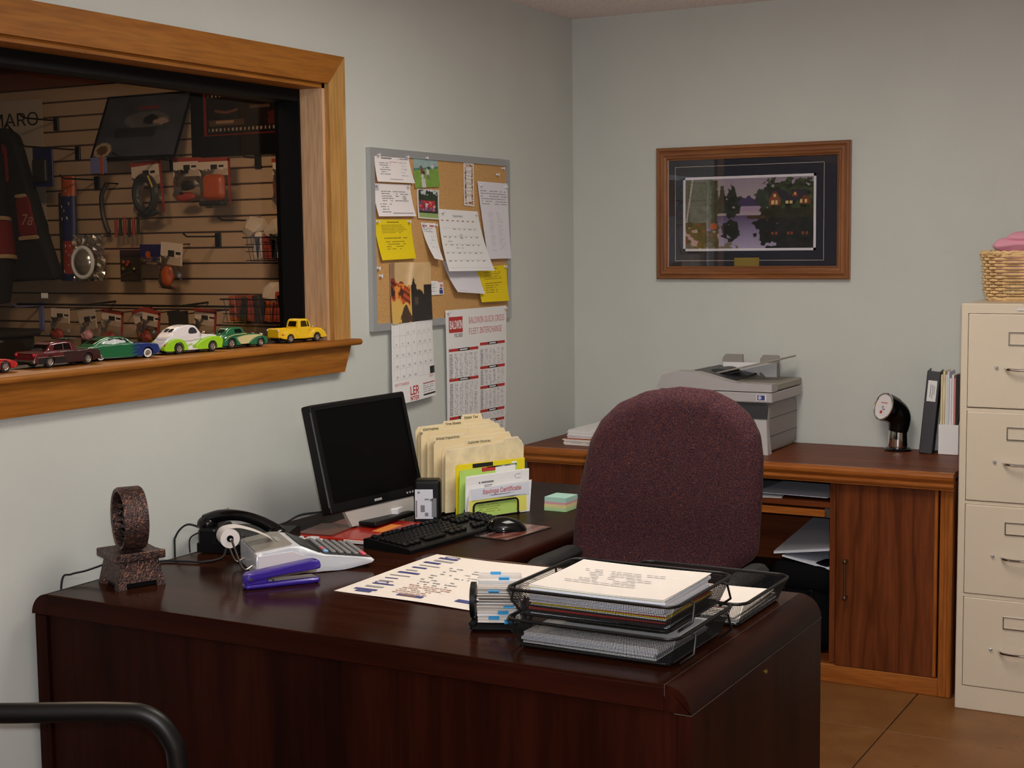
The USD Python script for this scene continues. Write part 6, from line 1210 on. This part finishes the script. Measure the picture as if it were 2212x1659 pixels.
# maroon fifties car
W = .074
t = hold('model_car', 'dark maroon and black model fifties sedan left of the green one', (-.040, -2.795), 86, W / 2 - .003, -.058)
main = arch(body3([(-.100, .012), (-.101, .032), (-.097, .0375), (-.05, .0395), (.05, .0385), (.096, .036), (.100, .026), (.100, .012), (0, .009)], W, .008, .010, .006, 3), (-.058, .060), W, .0155)
m_ = tri(mf(main).refine_to_length(.004)); m_.merge_vertices(); v = m_.vertices; c = np.zeros((len(v), 3)) + np.array((.085, .004, .006)); c[(v[:, 2] < .026) & (np.abs(v[:, 1]) > .02) & (v[:, 0] > -.095)] = (.008, .004, .004); c[(v[:, 0] > -.018 - (v[:, 2] - .03) * .5)] = (.03, .004, .004)
p_ = part(t, 'body', m_, 'car_paint', color=c); g_ = UsdGeom.Mesh(stage.GetPrimAtPath(p_)); g_.CreateNormalsAttr(Vt.Vec3fArray.FromNumpy(np.asarray(m_.vertex_normals, np.float32))); g_.SetNormalsInterpolation('vertex')
cabin = taper(body3([(-.066, .034), (-.058, .048), (-.046, .0585), (-.030, .0615), (.008, .0610), (.022, .055), (.032, .038), (.032, .034)], W - .010, .014, .012, .006, 5), .038, .062, .17); part(t, 'roof', cabin, 'car_maroon', 45)
windows(t, cabin, ([(-.044, .042), (-.036, .0555), (-.014, .057), (-.014, .042)], [(-.011, .042), (-.011, .057), (.010, .056), (.014, .042)]), [([(-.027, .042), (.027, .042), (.024, .0555), (-.024, .0555)], -1, 'rear_window'), ([(-.027, .042), (.027, .042), (.024, .056), (-.024, .056)], 1, 'windscreen')])
for s in (-1, 1):
    part(t, 'tail_fin', cb(-.104, s * .0325 - .004, .028, -.070, s * .0325 + .004, .040, .003), 'car_maroon', False); part(t, 'tail_lamp', mv(sc(trimesh.creation.icosphere(2, .0042), .8, 1, 1), -.104, s * .0325, .033), 'lamp_red')
    part(t, 'side_trim', cat([tube([(-.095, s * .0372, .0265), (-.016, s * .0374, .0265)], .0009, 5), tube([(-.022, s * .0372, .037), (-.016, s * .0374, .0265)], .0009, 5)]), 'chrome')
    part(t, 'window_post', cat([tube([(-.0125, s * .0315, .042), (-.0125, s * .0280, .0575)], .0011, 5), tube([(.013, s * .0320, .041), (.009, s * .0285, .0565)], .0011, 5)]), 'chrome')
    part(t, 'bumper_guard', mv(sc(trimesh.creation.icosphere(2, .0045), .8, 1.2, 1), -.106, s * .030, .018), 'chrome')
part(t, 'rear_bumper', cat([mv(sc(cyly(.0035, .074, 12), .8, 1, 1.3), -.106, -.037, .017)]), 'chrome'); part(t, 'front_bumper', mv(sc(cyly(.0035, .072, 12), .8, 1, 1.2), .104, -.036, .016), 'chrome'); part(t, 'number_plate', cb(-.1035, -.012, .022, -.1015, .012, .032, .0005), 'car_maroon', False)
wheels(t, (-.058, .060), W, .0140)
# red car, only its front in view
W = .072
t = hold('model_car', 'bright red model car cut off by the left edge', (-.045, -3.056), 84, W / 2 - .003, -.056)
part(t, 'body', arch(body3([(-.096, .010), (-.096, .030), (-.05, .036), (.05, .034), (.090, .026), (.096, .018), (.094, .010), (0, .008)], W, .012, .014, .006, 5), (-.056, .060), W, .0150), 'car_red', 45)
cabin = taper(body3([(-.066, .028), (-.045, .048), (-.01, .050), (.018, .034), (.018, .028)], W - .012, .012, .012, .006, 5), .034, .05, .2); part(t, 'roof', cabin, 'car_red', 45); windows(t, cabin, ([(-.04, .037), (-.034, .045), (-.012, .046), (.0, .037)],))
part(t, 'front_bumper', tube(spline([(.086, -.034, .014), (.099, -.02, .014), (.101, 0, .014), (.099, .02, .014), (.086, .034, .014)], 5), .0032, 8), 'chrome'); part(t, 'side_trim', tube([(-.09, -.0364, .026), (.07, -.0364, .0245)], .0008, 5), 'chrome')
wheels(t, (-.056, .060), W, .0140)
